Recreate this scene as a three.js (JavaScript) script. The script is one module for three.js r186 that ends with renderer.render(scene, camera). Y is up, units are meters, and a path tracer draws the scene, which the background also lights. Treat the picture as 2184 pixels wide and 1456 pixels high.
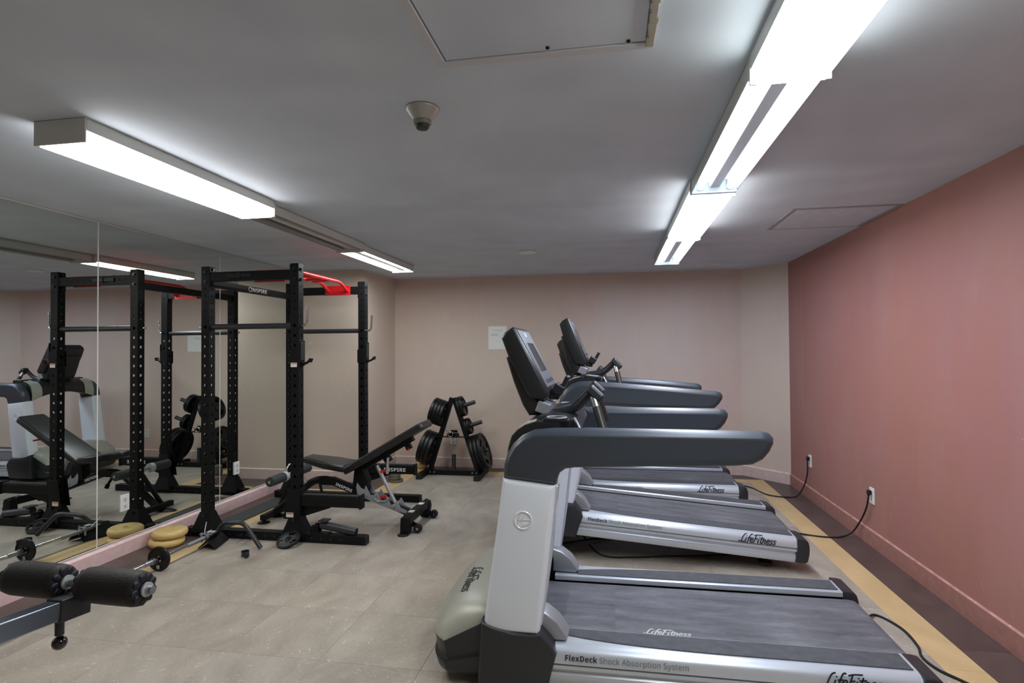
import * as THREE from 'three';
import { RoundedBoxGeometry } from 'three/addons/geometries/RoundedBoxGeometry.js';
import { mergeGeometries, toCreasedNormals } from 'three/addons/utils/BufferGeometryUtils.js';
import { FontLoader } from 'three/addons/loaders/FontLoader.js';
import { TextGeometry } from 'three/addons/geometries/TextGeometry.js';
import { RectAreaLightUniformsLib } from 'three/addons/lights/RectAreaLightUniformsLib.js';
import { ImprovedNoise } from 'three/addons/math/ImprovedNoise.js';

// ------------------------------------------------------------------ camera, exposure
const scene = new THREE.Scene();
scene.background = new THREE.Color(0x000000);
const camera = new THREE.PerspectiveCamera(61.74, 2184 / 1456, 0.05, 60);
camera.position.set(0, 1.45, 0);
camera.rotation.set(0.01662, 0.17435, -0.007296, 'YXZ');
scene.add(camera);
const renderer = new THREE.WebGLRenderer({ antialias: true });
renderer.toneMapping = THREE.LinearToneMapping;
renderer.toneMappingExposure = 1.52;
renderer.shadowMap.enabled = true;
RectAreaLightUniformsLib.init();
const LAMP = { lens: 12.5, tube: 34 };            // area-light strength of a lensed and of a bare two-tube fitting
const GLOW = { lens: 8.5, tube: 6 };             // what the eye sees of the fitting itself

// ------------------------------------------------------------------ helpers
let seed = 7;
const rnd = () => { seed = (seed * 1664525 + 1013904223) % 4294967296; return seed / 4294967296; };
const rr = (a, b) => a + (b - a) * rnd();
const perlin = new ImprovedNoise();
const fbm = (x, y, z = 0, o = 4) => { let s = 0, a = 0.5, f = 1; for (let i = 0; i < o; i++) { s += a * perlin.noise(x * f, y * f, z + i * 7.3); a *= 0.5; f *= 2.03; } return s; };
const font = await new FontLoader().loadAsync('fonts/droid/droid_sans_bold.typeface.json');
const fontR = await new FontLoader().loadAsync('fonts/droid/droid_sans_regular.typeface.json');
const V = (x, y, z) => new THREE.Vector3(x, y, z);
const used = {};
function numbered(n) { if (!(n in used)) { used[n] = 0; return n; } used[n]++; return n + '_' + String(used[n]).padStart(3, '0'); }
function thing(name, label, category, pos = [0, 0, 0], ry = 0, group) {
  const o = new THREE.Group(); o.name = numbered(name); o.position.set(...pos); o.rotation.y = ry;
  o.userData = { label, category }; if (group) o.userData.group = group; scene.add(o); return o;
}
function obj(name, geos, m, parent) {
  const list = (Array.isArray(geos) ? geos : [geos]).map(g => { g = g.index ? g.toNonIndexed() : g; for (const k of Object.keys(g.attributes)) if (!['position', 'normal', 'uv'].includes(k)) g.deleteAttribute(k); return g; });
  const g = list.length > 1 ? mergeGeometries(list, false) : list[0];
  const o = new THREE.Mesh(g, m); o.name = parent ? name : numbered(name); (parent || scene).add(o); return o;
}
function struct(name, geos, m, parent) { const o = obj(name, geos, m, parent); if (!parent) { o.userData.kind = 'structure'; } return o; }
function copy(o, pos, ry, label, group) { const c = o.clone(); c.name = numbered(o.name.replace(/_\d{3}$/, '')); c.userData = { ...o.userData, label }; if (group) c.userData.group = group; c.position.set(...pos); if (ry !== undefined) c.rotation.y = ry; scene.add(c); return c; }
// geometries
const at = (g, x = 0, y = 0, z = 0, rx = 0, ry = 0, rz = 0) => { g.applyMatrix4(new THREE.Matrix4().makeRotationFromEuler(new THREE.Euler(rx, ry, rz, 'XYZ'))); g.translate(x, y, z); return g; };
const box = (w, h, d, x = 0, y = 0, z = 0) => new THREE.BoxGeometry(w, h, d).translate(x, y, z);
const rbox = (w, h, d, r = 0.004, x = 0, y = 0, z = 0, s = 2) => new RoundedBoxGeometry(w, h, d, s, Math.min(r, w / 2.01, h / 2.01, d / 2.01)).translate(x, y, z);
const span = (x0, x1, y0, y1, z0, z1, r = 0) => r ? rbox(x1 - x0, y1 - y0, z1 - z0, r, (x0 + x1) / 2, (y0 + y1) / 2, (z0 + z1) / 2) : box(x1 - x0, y1 - y0, z1 - z0, (x0 + x1) / 2, (y0 + y1) / 2, (z0 + z1) / 2);
function between(g, p, q) { // geometry along +y of unit centre -> segment p..q
  const a = V(...p), b = V(...q), d = b.clone().sub(a), m = new THREE.Matrix4().makeRotationFromQuaternion(new THREE.Quaternion().setFromUnitVectors(V(0, 1, 0), d.clone().normalize()));
  g.applyMatrix4(m); const c = a.add(b).multiplyScalar(0.5); g.translate(c.x, c.y, c.z); return g;
}
const dist = (p, q) => V(...p).distanceTo(V(...q));
const cyl = (p, q, r, s = 20, r2 = r) => between(new THREE.CylinderGeometry(r2, r, dist(p, q), s), p, q);
function bar(p, q, w, h, r = 0.006, up = [0, 1, 0]) { // rectangular tube p..q; h is measured along up
  const a = V(...p), b = V(...q), y = b.clone().sub(a).normalize(), u = V(...up); const x = V(0, 0, 0).crossVectors(u, y).normalize(); const z = V(0, 0, 0).crossVectors(x, y);
  const g = new RoundedBoxGeometry(w, dist(p, q), h, 2, r); g.applyMatrix4(new THREE.Matrix4().makeBasis(x, y, z)); const c = a.add(b).multiplyScalar(0.5); return g.translate(c.x, c.y, c.z);
}
function roundPath(pts, r) { // polyline with filleted corners
  const P = pts.map(p => V(...p)), cp = new THREE.CurvePath(); let prev = P[0];
  for (let i = 1; i < P.length - 1; i++) {
    const a = P[i - 1].clone().sub(P[i]), b = P[i + 1].clone().sub(P[i]); const k = Math.min(r, a.length() * 0.45, b.length() * 0.45);
    const s = P[i].clone().add(a.normalize().multiplyScalar(k)), e = P[i].clone().add(b.normalize().multiplyScalar(k));
    cp.add(new THREE.LineCurve3(prev, s)); cp.add(new THREE.QuadraticBezierCurve3(s, P[i].clone(), e)); prev = e;
  }
  cp.add(new THREE.LineCurve3(prev, P[P.length - 1])); return cp;
}
class Fillet extends THREE.Curve { constructor(cp) { super(); this.cp = cp; } getPoint(t) { return this.cp.getPoint(Math.min(1, Math.max(0, t))); } }
function pipe(pts, rad, fillet = 0.03, seg = 40, rs = 14) {
  const c = new Fillet(roundPath(pts, fillet)); const g = [new THREE.TubeGeometry(c, seg, rad, rs, false)];
  for (const [t, d] of [[0, 1e-3], [1, -1e-3]]) { const p = c.getPoint(t), q = c.getPoint(t + d), n = p.clone().sub(q).normalize(); const k = new THREE.CircleGeometry(rad, rs); k.applyMatrix4(new THREE.Matrix4().makeRotationFromQuaternion(new THREE.Quaternion().setFromUnitVectors(V(0, 0, 1), n))); k.translate(p.x, p.y, p.z); g.push(k); }
  return mergeGeometries(g.map(x => x.toNonIndexed()));
}
const spline = (pts, rad, seg = 60, rs = 8) => new THREE.TubeGeometry(new THREE.CatmullRomCurve3(pts.map(p => V(...p)), false, 'centripetal'), seg, rad, rs, false);
function shapeOf(pts, smooth) { const s = new THREE.Shape(); if (smooth) { const c = new THREE.CatmullRomCurve3(pts.map(p => V(p[0], p[1], 0)), true, 'centripetal').getPoints(pts.length * 5); s.setFromPoints(c.map(p => new THREE.Vector2(p.x, p.y))); } else s.setFromPoints(pts.map(p => new THREE.Vector2(...p))); return s; }
function extr(pts, depth, bevel = 0, opt = {}) { // outline in xy, centred on z
  const s = pts instanceof THREE.Shape ? pts : shapeOf(pts, opt.smooth);
  const g = new THREE.ExtrudeGeometry(s, { depth: depth - 2 * bevel, bevelEnabled: bevel > 0, bevelThickness: bevel, bevelSize: opt.bs ?? bevel, bevelOffset: -(opt.bs ?? bevel), bevelSegments: opt.seg ?? 3, curveSegments: opt.cs ?? 12, steps: 1 });
  g.translate(0, 0, -(depth - 2 * bevel) / 2); return opt.crease === false ? g : toCreasedNormals(g, opt.angle ?? 0.6);
}
const lathe = (pts, s = 32) => new THREE.LatheGeometry(pts.map(p => new THREE.Vector2(...p)), s);
function uvm(g, U, W, k = 1, ou = 0, ov = 0) { // planar uv in metres
  const p = g.attributes.position, a = new Float32Array(p.count * 2), n = { x: 'getX', y: 'getY', z: 'getZ' };
  for (let i = 0; i < p.count; i++) { a[2 * i] = p[n[U]](i) * k + ou; a[2 * i + 1] = p[n[W]](i) * k + ov; }
  g.setAttribute('uv', new THREE.BufferAttribute(a, 2)); return g;
}
function uvfit(g, U, W, u0, u1, w0, w1) { const p = g.attributes.position, a = new Float32Array(p.count * 2), n = { x: 'getX', y: 'getY', z: 'getZ' }; for (let i = 0; i < p.count; i++) { a[2 * i] = (p[n[U]](i) - u0) / (u1 - u0); a[2 * i + 1] = (p[n[W]](i) - w0) / (w1 - w0); } g.setAttribute('uv', new THREE.BufferAttribute(a, 2)); return g; }
// lettering
function letters(str, size, depth, f = font, slant = 0) { const g = new TextGeometry(str, { font: f, size, depth, curveSegments: 3 }); g.computeBoundingBox(); const b = g.boundingBox; g.translate(-(b.min.x + b.max.x) / 2, -size / 2, 0); if (slant) g.applyMatrix4(new THREE.Matrix4().set(1, slant, 0, 0, 0, 1, 0, 0, 0, 0, 1, 0, 0, 0, 0, 1)); return g; }
const STROKES = {
  L: [0.52, [[0.42, 1], [0.2, 0.9], [0.08, 0.02], [0.3, 0], [0.56, 0.05]], [[-0.3, 0.05], [-0.1, 0.02], [0.1, 0.05]]], i: [0.2, [[0.02, 0.5], [0, 0.04], [0.1, 0]], [[0.04, 0.7], [0.05, 0.76]]],
  f: [0.32, [[0.44, 0.98], [0.28, 1], [0.17, 0.75], [0.08, -0.16]], [[-0.02, 0.5], [0.34, 0.54]]], e: [0.42, [[0.03, 0.26], [0.3, 0.32], [0.3, 0.48], [0.16, 0.53], [0.04, 0.34], [0.06, 0.08], [0.2, 0], [0.38, 0.1]]],
  F: [0.56, [[0.16, 0.92], [0.06, -0.06]], [[-0.12, 0.86], [0.2, 0.95], [0.82, 0.98]], [[0.1, 0.48], [0.42, 0.52]]], t: [0.33, [[0.16, 0.8], [0.1, 0.12], [0.18, 0], [0.3, 0.06]], [[-0.06, 0.56], [0.42, 0.62]]],
  n: [0.44, [[0.04, 0.5], [0.02, 0]], [[0.04, 0.3], [0.17, 0.5], [0.29, 0.46], [0.28, 0.08], [0.38, 0]]], s: [0.38, [[0.32, 0.46], [0.16, 0.52], [0.06, 0.38], [0.26, 0.2], [0.2, 0.02], [0.0, 0.02]]],
};
function scriptLogo(width, weight = 0.1) { // brush-like lettering made of flat strokes, in the xy plane, centred
  let x = 0; const gs = [];
  for (const ch of 'LifeFitness') {
    const [w, ...lines] = STROKES[ch];
    for (const l of lines) {
      const c = new THREE.CatmullRomCurve3(l.map(p => V(x + p[0] + p[1] * 0.3, p[1], 0)), false, 'centripetal'), n = l.length * 4, pts = c.getPoints(n), pos = [];
      for (let i = 0; i < n; i++) { const a = pts[i], b = pts[i + 1], d = b.clone().sub(a).normalize(), wa = weight * 0.5, nx = -d.y * wa, ny = d.x * wa; const e = d.multiplyScalar(0.015); const A = [a.x - e.x, a.y - e.y], B = [b.x + e.x, b.y + e.y]; pos.push(A[0] + nx, A[1] + ny, 0, A[0] - nx, A[1] - ny, 0, B[0] + nx, B[1] + ny, 0, B[0] + nx, B[1] + ny, 0, A[0] - nx, A[1] - ny, 0, B[0] - nx, B[1] - ny, 0); }
      const g = new THREE.BufferGeometry(); g.setAttribute('position', new THREE.Float32BufferAttribute(pos, 3)); g.setAttribute('uv', new THREE.Float32BufferAttribute(new Array(pos.length / 3 * 2).fill(0), 2)); g.computeVertexNormals(); gs.push(g);
    }
    x += w;
  }
  const g = mergeGeometries(gs); const k = width / (x + 0.5); g.translate(-x / 2 - 0.1, -0.45, 0); g.scale(k, k, 1); return g;
}
// textures
function dataTex(w, h, fn, srgb = true) {
  const d = new Uint8Array(w * h * 4); for (let y = 0; y < h; y++) for (let x = 0; x < w; x++) { const c = fn(x, y), i = 4 * (y * w + x); d[i] = Math.max(0, Math.min(255, c[0])); d[i + 1] = Math.max(0, Math.min(255, c[1])); d[i + 2] = Math.max(0, Math.min(255, c[2])); d[i + 3] = 255; }
  const t = new THREE.DataTexture(d, w, h); t.wrapS = t.wrapT = THREE.RepeatWrapping; t.magFilter = THREE.LinearFilter; t.minFilter = THREE.LinearMipmapLinearFilter; t.generateMipmaps = true; if (srgb) t.colorSpace = THREE.SRGBColorSpace; t.needsUpdate = true; return t;
}
function canvasTex(w, h, draw) { const c = document.createElement('canvas'); c.width = w; c.height = h; draw(c.getContext('2d'), w, h); const t = new THREE.CanvasTexture(c); t.colorSpace = THREE.SRGBColorSpace; t.wrapS = t.wrapT = THREE.RepeatWrapping; return t; }
const std = (color, roughness, metalness = 0, o = {}) => new THREE.MeshStandardMaterial({ color, roughness, metalness, ...o });
const phys = (color, roughness, metalness = 0, o = {}) => new THREE.MeshPhysicalMaterial({ color, roughness, metalness, ...o });

// ------------------------------------------------------------------ materials
const PINK = [211, 191, 182], ROSE = [162, 114, 103], CEIL = [204, 215, 227];
function paintWall(len, base, o = {}) { // one map for a whole wall: roller mottle, scuffs and chips of white plaster
  const W = 2048, H = Math.min(2048, Math.max(256, Math.round(2048 * 2.377 / len)));
  return canvasTex(W, H, (c) => {
    c.fillStyle = `rgb(${base})`; c.fillRect(0, 0, W, H);
    const k = W / len;
    for (let i = 0; i < 900; i++) { const v = rr(-9, 9); c.fillStyle = `rgba(${base.map(b => Math.round(b + v * 2.2))},0.06)`; const w = rr(0.05, 0.3) * k, h = rr(0.1, 0.7) * k; c.beginPath(); c.ellipse(rnd() * W, rnd() * H, w, h, 0, 0, 7); c.fill(); }
    const chip = (x, y, s, a = 0.85) => { c.fillStyle = `rgba(232,224,216,${a})`; c.beginPath(); const n = 6; for (let j = 0; j < n; j++) { const t = j / n * 6.283, r = s * rr(0.5, 1.3); c[j ? 'lineTo' : 'moveTo'](x + Math.cos(t) * r, y + Math.sin(t) * r * rr(0.6, 1.6)); } c.fill(); };
    for (let i = 0; i < (o.chips ?? 40); i++) chip(rnd() * W, H - rr(0.2, 1.1) * k, rr(0.002, 0.006) * k);
    for (let i = 0; i < (o.few ?? 14); i++) chip(rnd() * W, rnd() * H, rr(0.002, 0.004) * k, 0.6);
    c.lineCap = 'round';
    for (let i = 0; i < (o.scuffs ?? 20); i++) { c.strokeStyle = `rgba(${o.scuffc ?? '225,205,200'},${rr(0.1, 0.35)})`; c.lineWidth = rr(0.002, 0.006) * k; const x = rnd() * W, y = H - rr(0.15, 0.95) * k, a = rr(-2.2, -0.8), l = rr(0.02, 0.12) * k; c.beginPath(); c.moveTo(x, y); c.quadraticCurveTo(x + Math.cos(a) * l * 0.5 + rr(-5, 5), y + Math.sin(a) * l * 0.5, x + Math.cos(a) * l, y + Math.sin(a) * l); c.stroke(); }
    if (o.lines) for (const [u, v0, v1] of o.lines) { c.strokeStyle = 'rgba(205,185,178,0.45)'; c.lineWidth = 0.006 * k; c.beginPath(); c.moveTo(u * k, H - v0 * k); c.lineTo(u * k, H - v1 * k); c.stroke(); }
  });
}
const wallMat = (len, base, o) => std(0xffffff, 0.62, 0, { map: paintWall(len, base, o) });
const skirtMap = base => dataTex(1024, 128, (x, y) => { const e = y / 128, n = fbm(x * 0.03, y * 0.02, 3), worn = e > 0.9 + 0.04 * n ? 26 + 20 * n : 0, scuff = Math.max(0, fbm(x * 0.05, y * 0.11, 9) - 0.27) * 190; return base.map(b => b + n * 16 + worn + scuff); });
const mCeil = std(0xffffff, 0.85, 0, { map: dataTex(512, 512, (x, y) => { const a = x / 512 * 6.2832, b = y / 512 * 6.2832; const n = fbm(2 + Math.cos(a) * 1.3 + Math.cos(b) * 0.6, 3 + Math.sin(a) * 1.3, Math.sin(b) * 2.4), s = fbm(Math.cos(a) * 0.8 + 9, Math.sin(a) * 0.8, y * 0.03); return CEIL.map(c => c + n * 16 + s * 7); }) });
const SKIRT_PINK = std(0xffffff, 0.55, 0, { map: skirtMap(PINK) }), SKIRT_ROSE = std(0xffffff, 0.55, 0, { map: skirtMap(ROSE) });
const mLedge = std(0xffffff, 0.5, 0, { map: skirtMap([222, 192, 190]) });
function floorMap(base, flecks, S = 2048, amt = 0.85) { // vinyl with streaky marbling, pale flecks and scuffs, 2 m square
  const d = new Float32Array(S * S), tone = new Float32Array(S * S);
  const N = 256, grid = new Float32Array(N * N); for (let y = 0; y < N; y++) for (let x = 0; x < N; x++) { const a = x / N * 6.2832, b = y / N * 6.2832; grid[y * N + x] = fbm(Math.cos(a) * 2.2 + 5, Math.sin(a) * 2.2 + Math.cos(b) * 1.6, Math.sin(b) * 1.6, 5); }
  for (let y = 0; y < S; y++) for (let x = 0; x < S; x++) tone[y * S + x] = grid[((y * N / S) | 0) * N + ((x * N / S) | 0)] * 30 + (rnd() - 0.5) * 9;
  const dash = (n, l0, l1, w0, w1, v0, v1, dir) => { for (let i = 0; i < n; i++) { const a = dir === undefined ? rr(0, 3.14159) : dir + rr(-0.35, 0.35), l = rr(l0, l1), w = rr(w0, w1), v = rr(v0, v1), x0 = rnd() * S, y0 = rnd() * S; for (let t = 0; t < l; t += 0.7) for (let q = -w; q <= w; q += 0.8) { const X = ((x0 + Math.cos(a) * t - Math.sin(a) * q) % S + S) % S | 0, Y = ((y0 + Math.sin(a) * t + Math.cos(a) * q) % S + S) % S | 0; const k = Y * S + X; if (Math.abs(d[k]) < Math.abs(v)) d[k] = v; } } };
  dash(flecks, 4, 20, 0.7, 2.4, 6, 20); dash(flecks * 0.7, 4, 18, 0.7, 2.2, -16, -6); dash(flecks * 0.09, 6, 24, 1.4, 3.2, 26, 52); dash(110, 30, 190, 0.6, 1.4, 10, 26); dash(60, 20, 120, 0.6, 1.4, -22, -10);
  return dataTex(S, S, (x, y) => { const k = y * S + x; return base.map((b, i) => b + tone[k] * (0.4 + 0.6 * amt) + d[k] * amt); });
}
const tileTex = floorMap([167, 159, 147], 5200);
const darkTex = floorMap([88, 73, 68], 500, 1024, 0.35), yellowTex = floorMap([206, 178, 130], 500, 1024, 0.3);
const tileMats = [0xffffff, 0xfbfaf8, 0xfdfbf7, 0xf8f6f4].map((c, i) => std(c, 0.42 + 0.03 * i, 0, { map: tileTex }));
const mBrownTile = std(0xffffff, 0.4, 0, { map: darkTex }), mYellow = std(0xffffff, 0.45, 0, { map: yellowTex });
const mGrout = std(0x8d8478, 0.9);
const mBlack = phys(0x0e1012, 0.46, 0, { specularIntensity: 0.45 }), mBlackSatin = phys(0x23272b, 0.42, 0, { clearcoat: 0.25, clearcoatRoughness: 0.4 }), mRubber = std(0x161616, 0.75), mIron = phys(0x0e1012, 0.4, 0, { specularIntensity: 0.7 }), mShell = phys(0x15181b, 0.4, 0, { clearcoat: 0.15, clearcoatRoughness: 0.4 }), mArm = phys(0x2f3740, 0.4, 0, { clearcoat: 0.35, clearcoatRoughness: 0.45 });
const mVinyl = phys(0x16171a, 0.38, 0, { clearcoat: 0.3, clearcoatRoughness: 0.3 });
const mChrome = std(0xd2d4d6, 0.16, 1), mSteel = std(0xb4b8bc, 0.32, 1), mZinc = std(0xa8aeb2, 0.35, 0.75);
const mSilver = phys(0xe4ecf6, 0.36, 0.0, { clearcoat: 0.3, clearcoatRoughness: 0.3 }), mSilverRail = std(0xccd3db, 0.32, 0.4), mGreyPaint = std(0x9a9ea3, 0.38, 0.45);
const mRed = phys(0xd3161a, 0.32, 0, { clearcoat: 0.4, clearcoatRoughness: 0.2 }), mWhite = std(0xe4e6e2, 0.45), mPaper = std(0xe9ece8, 0.7);
const mCover = phys(0xa5a79b, 0.42, 0.1, { clearcoat: 0.2, clearcoatRoughness: 0.4 });
const mInk = std(0x20262c, 0.6), mInkSoft = std(0x6e757c, 0.6), mWhiteInk = std(0xd8dad8, 0.55);
const mGold = std(0xffffff, 0.42, 0.05, { map: dataTex(256, 256, (x, y) => { const n = fbm(x * 0.04, y * 0.04, 5) * 26 + (rnd() - 0.5) * 6; return [214 + n, 186 + n, 122 + n * 0.8]; }) });
const mBelt = std(0xffffff, 0.55, 0, { map: dataTex(1024, 512, (x, y) => { const s = fbm(x * 0.004, y * 0.035, 2) * 46 + fbm(x * 0.03, y * 0.1, 6) * 14 + (rnd() - 0.5) * 13; return [98 + s, 100 + s, 105 + s]; }) });
const mGrip = std(0xffffff, 0.6, 0, { map: dataTex(512, 128, (x, y) => { const s = fbm(x * 0.02, y * 0.09, 4) * 22 + (rnd() - 0.5) * 12; return [74 + s, 76 + s, 81 + s]; }) });
const mFoam = std(0x131314, 0.6, 0, { bumpScale: 0.0012, bumpMap: dataTex(512, 256, (x, y) => { const v = 128 + fbm(x * 0.12, y * 0.12, 1) * 170; return [v, v, v]; }, false) });
const mFabric = std(0x11141f, 0.42);
const mTread = std(0xffffff, 0.8, 0, { bumpScale: 0.0016, map: dataTex(256, 256, (x, y) => { const n = (rnd() - 0.5) * 18 + fbm(x * 0.05, y * 0.05, 8) * 20; return [62 + n, 64 + n, 64 + n]; }), bumpMap: dataTex(256, 256, (x, y) => { const v = ((x >> 4) + (y >> 4)) % 2 ? 200 : 60; return [v, v, v]; }, false) });
const mFixture = std(0xc9cdc8, 0.45), mTubeOff = std(0x8d9094, 0.3);
const glow = (hex, k) => std(0xffffff, 0.4, 0, { emissive: hex, emissiveIntensity: k });

// ------------------------------------------------------------------ room shell
const H = 2.377, XR = 1.863, XM = -3.527, ZB = -6.968, ZC = -6.541, XC = 1.463, XP = -2.755, ZP = -6.0, ZF = 1.5, XL2 = -3.63;
{ // floor: slab plus vinyl tiles laid on it, inside a yellow stripe and a brown border that follow the walls
  const floor = new THREE.Group(); floor.name = 'floor'; floor.userData.kind = 'structure'; scene.add(floor);
  obj('subfloor', span(XL2, XR + 0.1, -0.12, -0.004, ZB - 0.1, ZF + 0.1), mGrout, floor);
  const gap = 0.0008, B = 0.0007, T = 0.5;
  const cuts = (a, b, o) => { const r = [a]; let v = o + Math.ceil((a - o) / T) * T; if (v - a < 0.02) v += T; for (; v < b - 0.02; v += T) r.push(v); r.push(b); return r; };
  function slab(name, x0, x1, z0, z1, m, du = 0, dv = 0) {
    const w = x1 - x0 - gap, d = z1 - z0 - gap; if (w < 0.01 || d < 0.01) return;
    const s = new THREE.Shape([[-w / 2, -d / 2], [w / 2, -d / 2], [w / 2, d / 2], [-w / 2, d / 2]].map(p => new THREE.Vector2(...p)));
    const g = new THREE.ExtrudeGeometry(s, { depth: 0.003, bevelEnabled: true, bevelThickness: 0.001, bevelSize: B, bevelOffset: -B, bevelSegments: 1 });
    at(g, 0, 0, 0, -Math.PI / 2); g.translate((x0 + x1) / 2, -0.004, (z0 + z1) / 2); uvm(g, 'x', 'z', 0.5, du, dv); obj(name, g, m, floor);
  }
  const X0 = -3.04, X1 = 1.458, S = 0.172;                       // tan field, stripe width
  const zBack = -6.575, zPier = -5.47, xPier = -2.305;
  const rows = cuts(zBack, ZF, -2.513), cols = cuts(X0, X1, -1.878);
  for (let j = 0; j + 1 < rows.length; j++) for (let i = 0; i + 1 < cols.length; i++) {
    let x0 = cols[i], x1 = cols[i + 1], z0 = rows[j], z1 = rows[j + 1];
    if (z1 <= zPier + 0.001) { if (x1 <= xPier + 0.02) continue; x0 = Math.max(x0, xPier); } else if (z0 < zPier && x0 < xPier) { if (x1 > xPier) slab('tile', xPier, x1, z0, zPier, tileMats[(i * 7 + j * 3) % 4], rnd(), rnd()); z0 = zPier; }
    slab('tile', x0, x1, z0, z1, tileMats[(i * 7 + j * 3 + ((i * j) % 3)) % 4], rnd(), rnd());
  }
  const yel = (...a) => slab('stripe', ...a, mYellow, rnd(), rnd()), brn = (...a) => slab('border_tile', ...a, mBrownTile, rnd(), rnd());
  for (const [a, b] of [[ZF, -1], [-1, -2.9], [-2.9, -4.8], [-4.8, zBack - S]]) yel(X1, X1 + S, b, a);
  yel(-0.4, X1, zBack - S, zBack); yel(xPier - S, -0.4, zBack - S, zBack);
  yel(xPier - S, xPier, zBack, zPier - S); yel(X0 - S, xPier, zPier - S, zPier);
  yel(X0 - S, X0, zPier, -3.6); yel(X0 - S, X0, -3.6, -1.6); yel(X0 - S, X0, -1.6, ZF);
  const rc = cuts(zBack - S, ZF, -2.6); for (let i = 0; i + 1 < rc.length; i++) brn(X1 + S, XR, rc[i], rc[i + 1]);
  const bc = cuts(XP, XR, -1.878); for (let i = 0; i + 1 < bc.length; i++) brn(bc[i], bc[i + 1], ZB, zBack - S);
  const lc = cuts(zPier, ZF, -2.513); for (let i = 0; i + 1 < lc.length; i++) slab('border_tile', XM, X0 - S, lc[i], lc[i + 1], mBrownTile, rnd(), rnd());
  brn(XP, xPier - S, zBack - S, zPier - S); brn(XM, XP, ZP, zPier - S); brn(XM, X0 - S, zPier - S, zPier);
}
struct('ceiling', uvm(span(XL2, XR + 0.1, H, H + 0.1, ZB - 0.1, ZF + 0.1), 'x', 'z', 0.3), mCeil);
struct('wall_right', uvfit(span(XR, XR + 0.1, -0.1, H, ZC, ZF + 0.1), 'z', 'y', ZC, ZF, 0, H), wallMat(ZF - ZC, ROSE, { chips: 14, few: 16, scuffs: 46, lines: [[0.42, 0.85, 2.37]] }));
struct('wall_back', uvfit(span(XP, XC, -0.1, H, ZB - 0.1, ZB), 'x', 'y', XP, XC, 0, H), wallMat(XC - XP, PINK, { chips: 26, scuffs: 12 }));
{ const s = [[XC, -ZB], [XR, -ZC], [XR + 0.1, -ZC], [XR + 0.1, -ZB + 0.1], [XC, -ZB + 0.1]]; const g = extr(s, H + 0.1, 0); at(g, 0, (H - 0.1) / 2, 0, -Math.PI / 2); struct('wall_corner', uvm(g, 'x', 'y', 0.7), std(0xffffff, 0.62, 0, { map: paintWall(1.4, PINK, { chips: 3, few: 3, scuffs: 3 }) })); }
struct('wall_pier', uvfit(span(XL2, XP, -0.1, H, ZB - 0.1, ZP), 'x', 'y', XM, XP, 0, H), wallMat(XP - XM, PINK, { chips: 60, few: 5, scuffs: 6 }));
struct('wall_left', uvm(span(XL2, XM - 0.008, -0.1, H, ZP, ZF + 0.1), 'z', 'y', 0.5), std(0x8d7d78, 0.7));
struct('wall_front', uvfit(span(XL2, XR, -0.1, H, ZF, ZF + 0.1), 'x', 'y', XM, XR, 0, H), wallMat(XR - XM, PINK, { chips: 8 }));
{ // skirting boards: square section with an eased top edge
  const hb = 0.121, tb = 0.013;
  const prof = (len) => { const g = extr([[0, 0], [tb, 0], [tb, hb - 0.006], [tb - 0.006, hb], [0, hb]], len, 0); return g; };
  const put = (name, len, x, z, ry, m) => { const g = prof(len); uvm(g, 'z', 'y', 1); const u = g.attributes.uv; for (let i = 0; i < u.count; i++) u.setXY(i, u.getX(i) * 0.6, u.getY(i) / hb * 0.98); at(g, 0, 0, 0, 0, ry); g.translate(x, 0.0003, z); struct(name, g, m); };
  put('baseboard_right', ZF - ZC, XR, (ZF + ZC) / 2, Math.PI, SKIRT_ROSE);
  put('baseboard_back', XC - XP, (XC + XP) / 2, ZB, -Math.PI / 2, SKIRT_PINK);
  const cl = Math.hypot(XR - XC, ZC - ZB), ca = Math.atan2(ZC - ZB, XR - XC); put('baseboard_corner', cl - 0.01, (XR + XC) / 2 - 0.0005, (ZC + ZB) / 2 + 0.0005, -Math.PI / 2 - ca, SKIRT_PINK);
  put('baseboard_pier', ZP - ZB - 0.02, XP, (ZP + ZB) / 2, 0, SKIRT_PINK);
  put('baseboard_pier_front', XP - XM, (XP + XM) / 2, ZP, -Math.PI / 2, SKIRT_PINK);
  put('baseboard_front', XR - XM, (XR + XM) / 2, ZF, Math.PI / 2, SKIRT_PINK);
  const g = extr([[XM - 0.006, 0], [-3.48, 0], [-3.48, 0.09], [-3.486, 0.096], [XM - 0.006, 0.096]], ZF - ZP, 0); g.translate(0, 0.0003, (ZF + ZP) / 2); uvm(g, 'z', 'y', 1); const u = g.attributes.uv; for (let i = 0; i < u.count; i++) u.setXY(i, u.getX(i) * 0.6, u.getY(i) / 0.096 * 0.92); struct('baseboard_left', g, mLedge);
}
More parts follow.
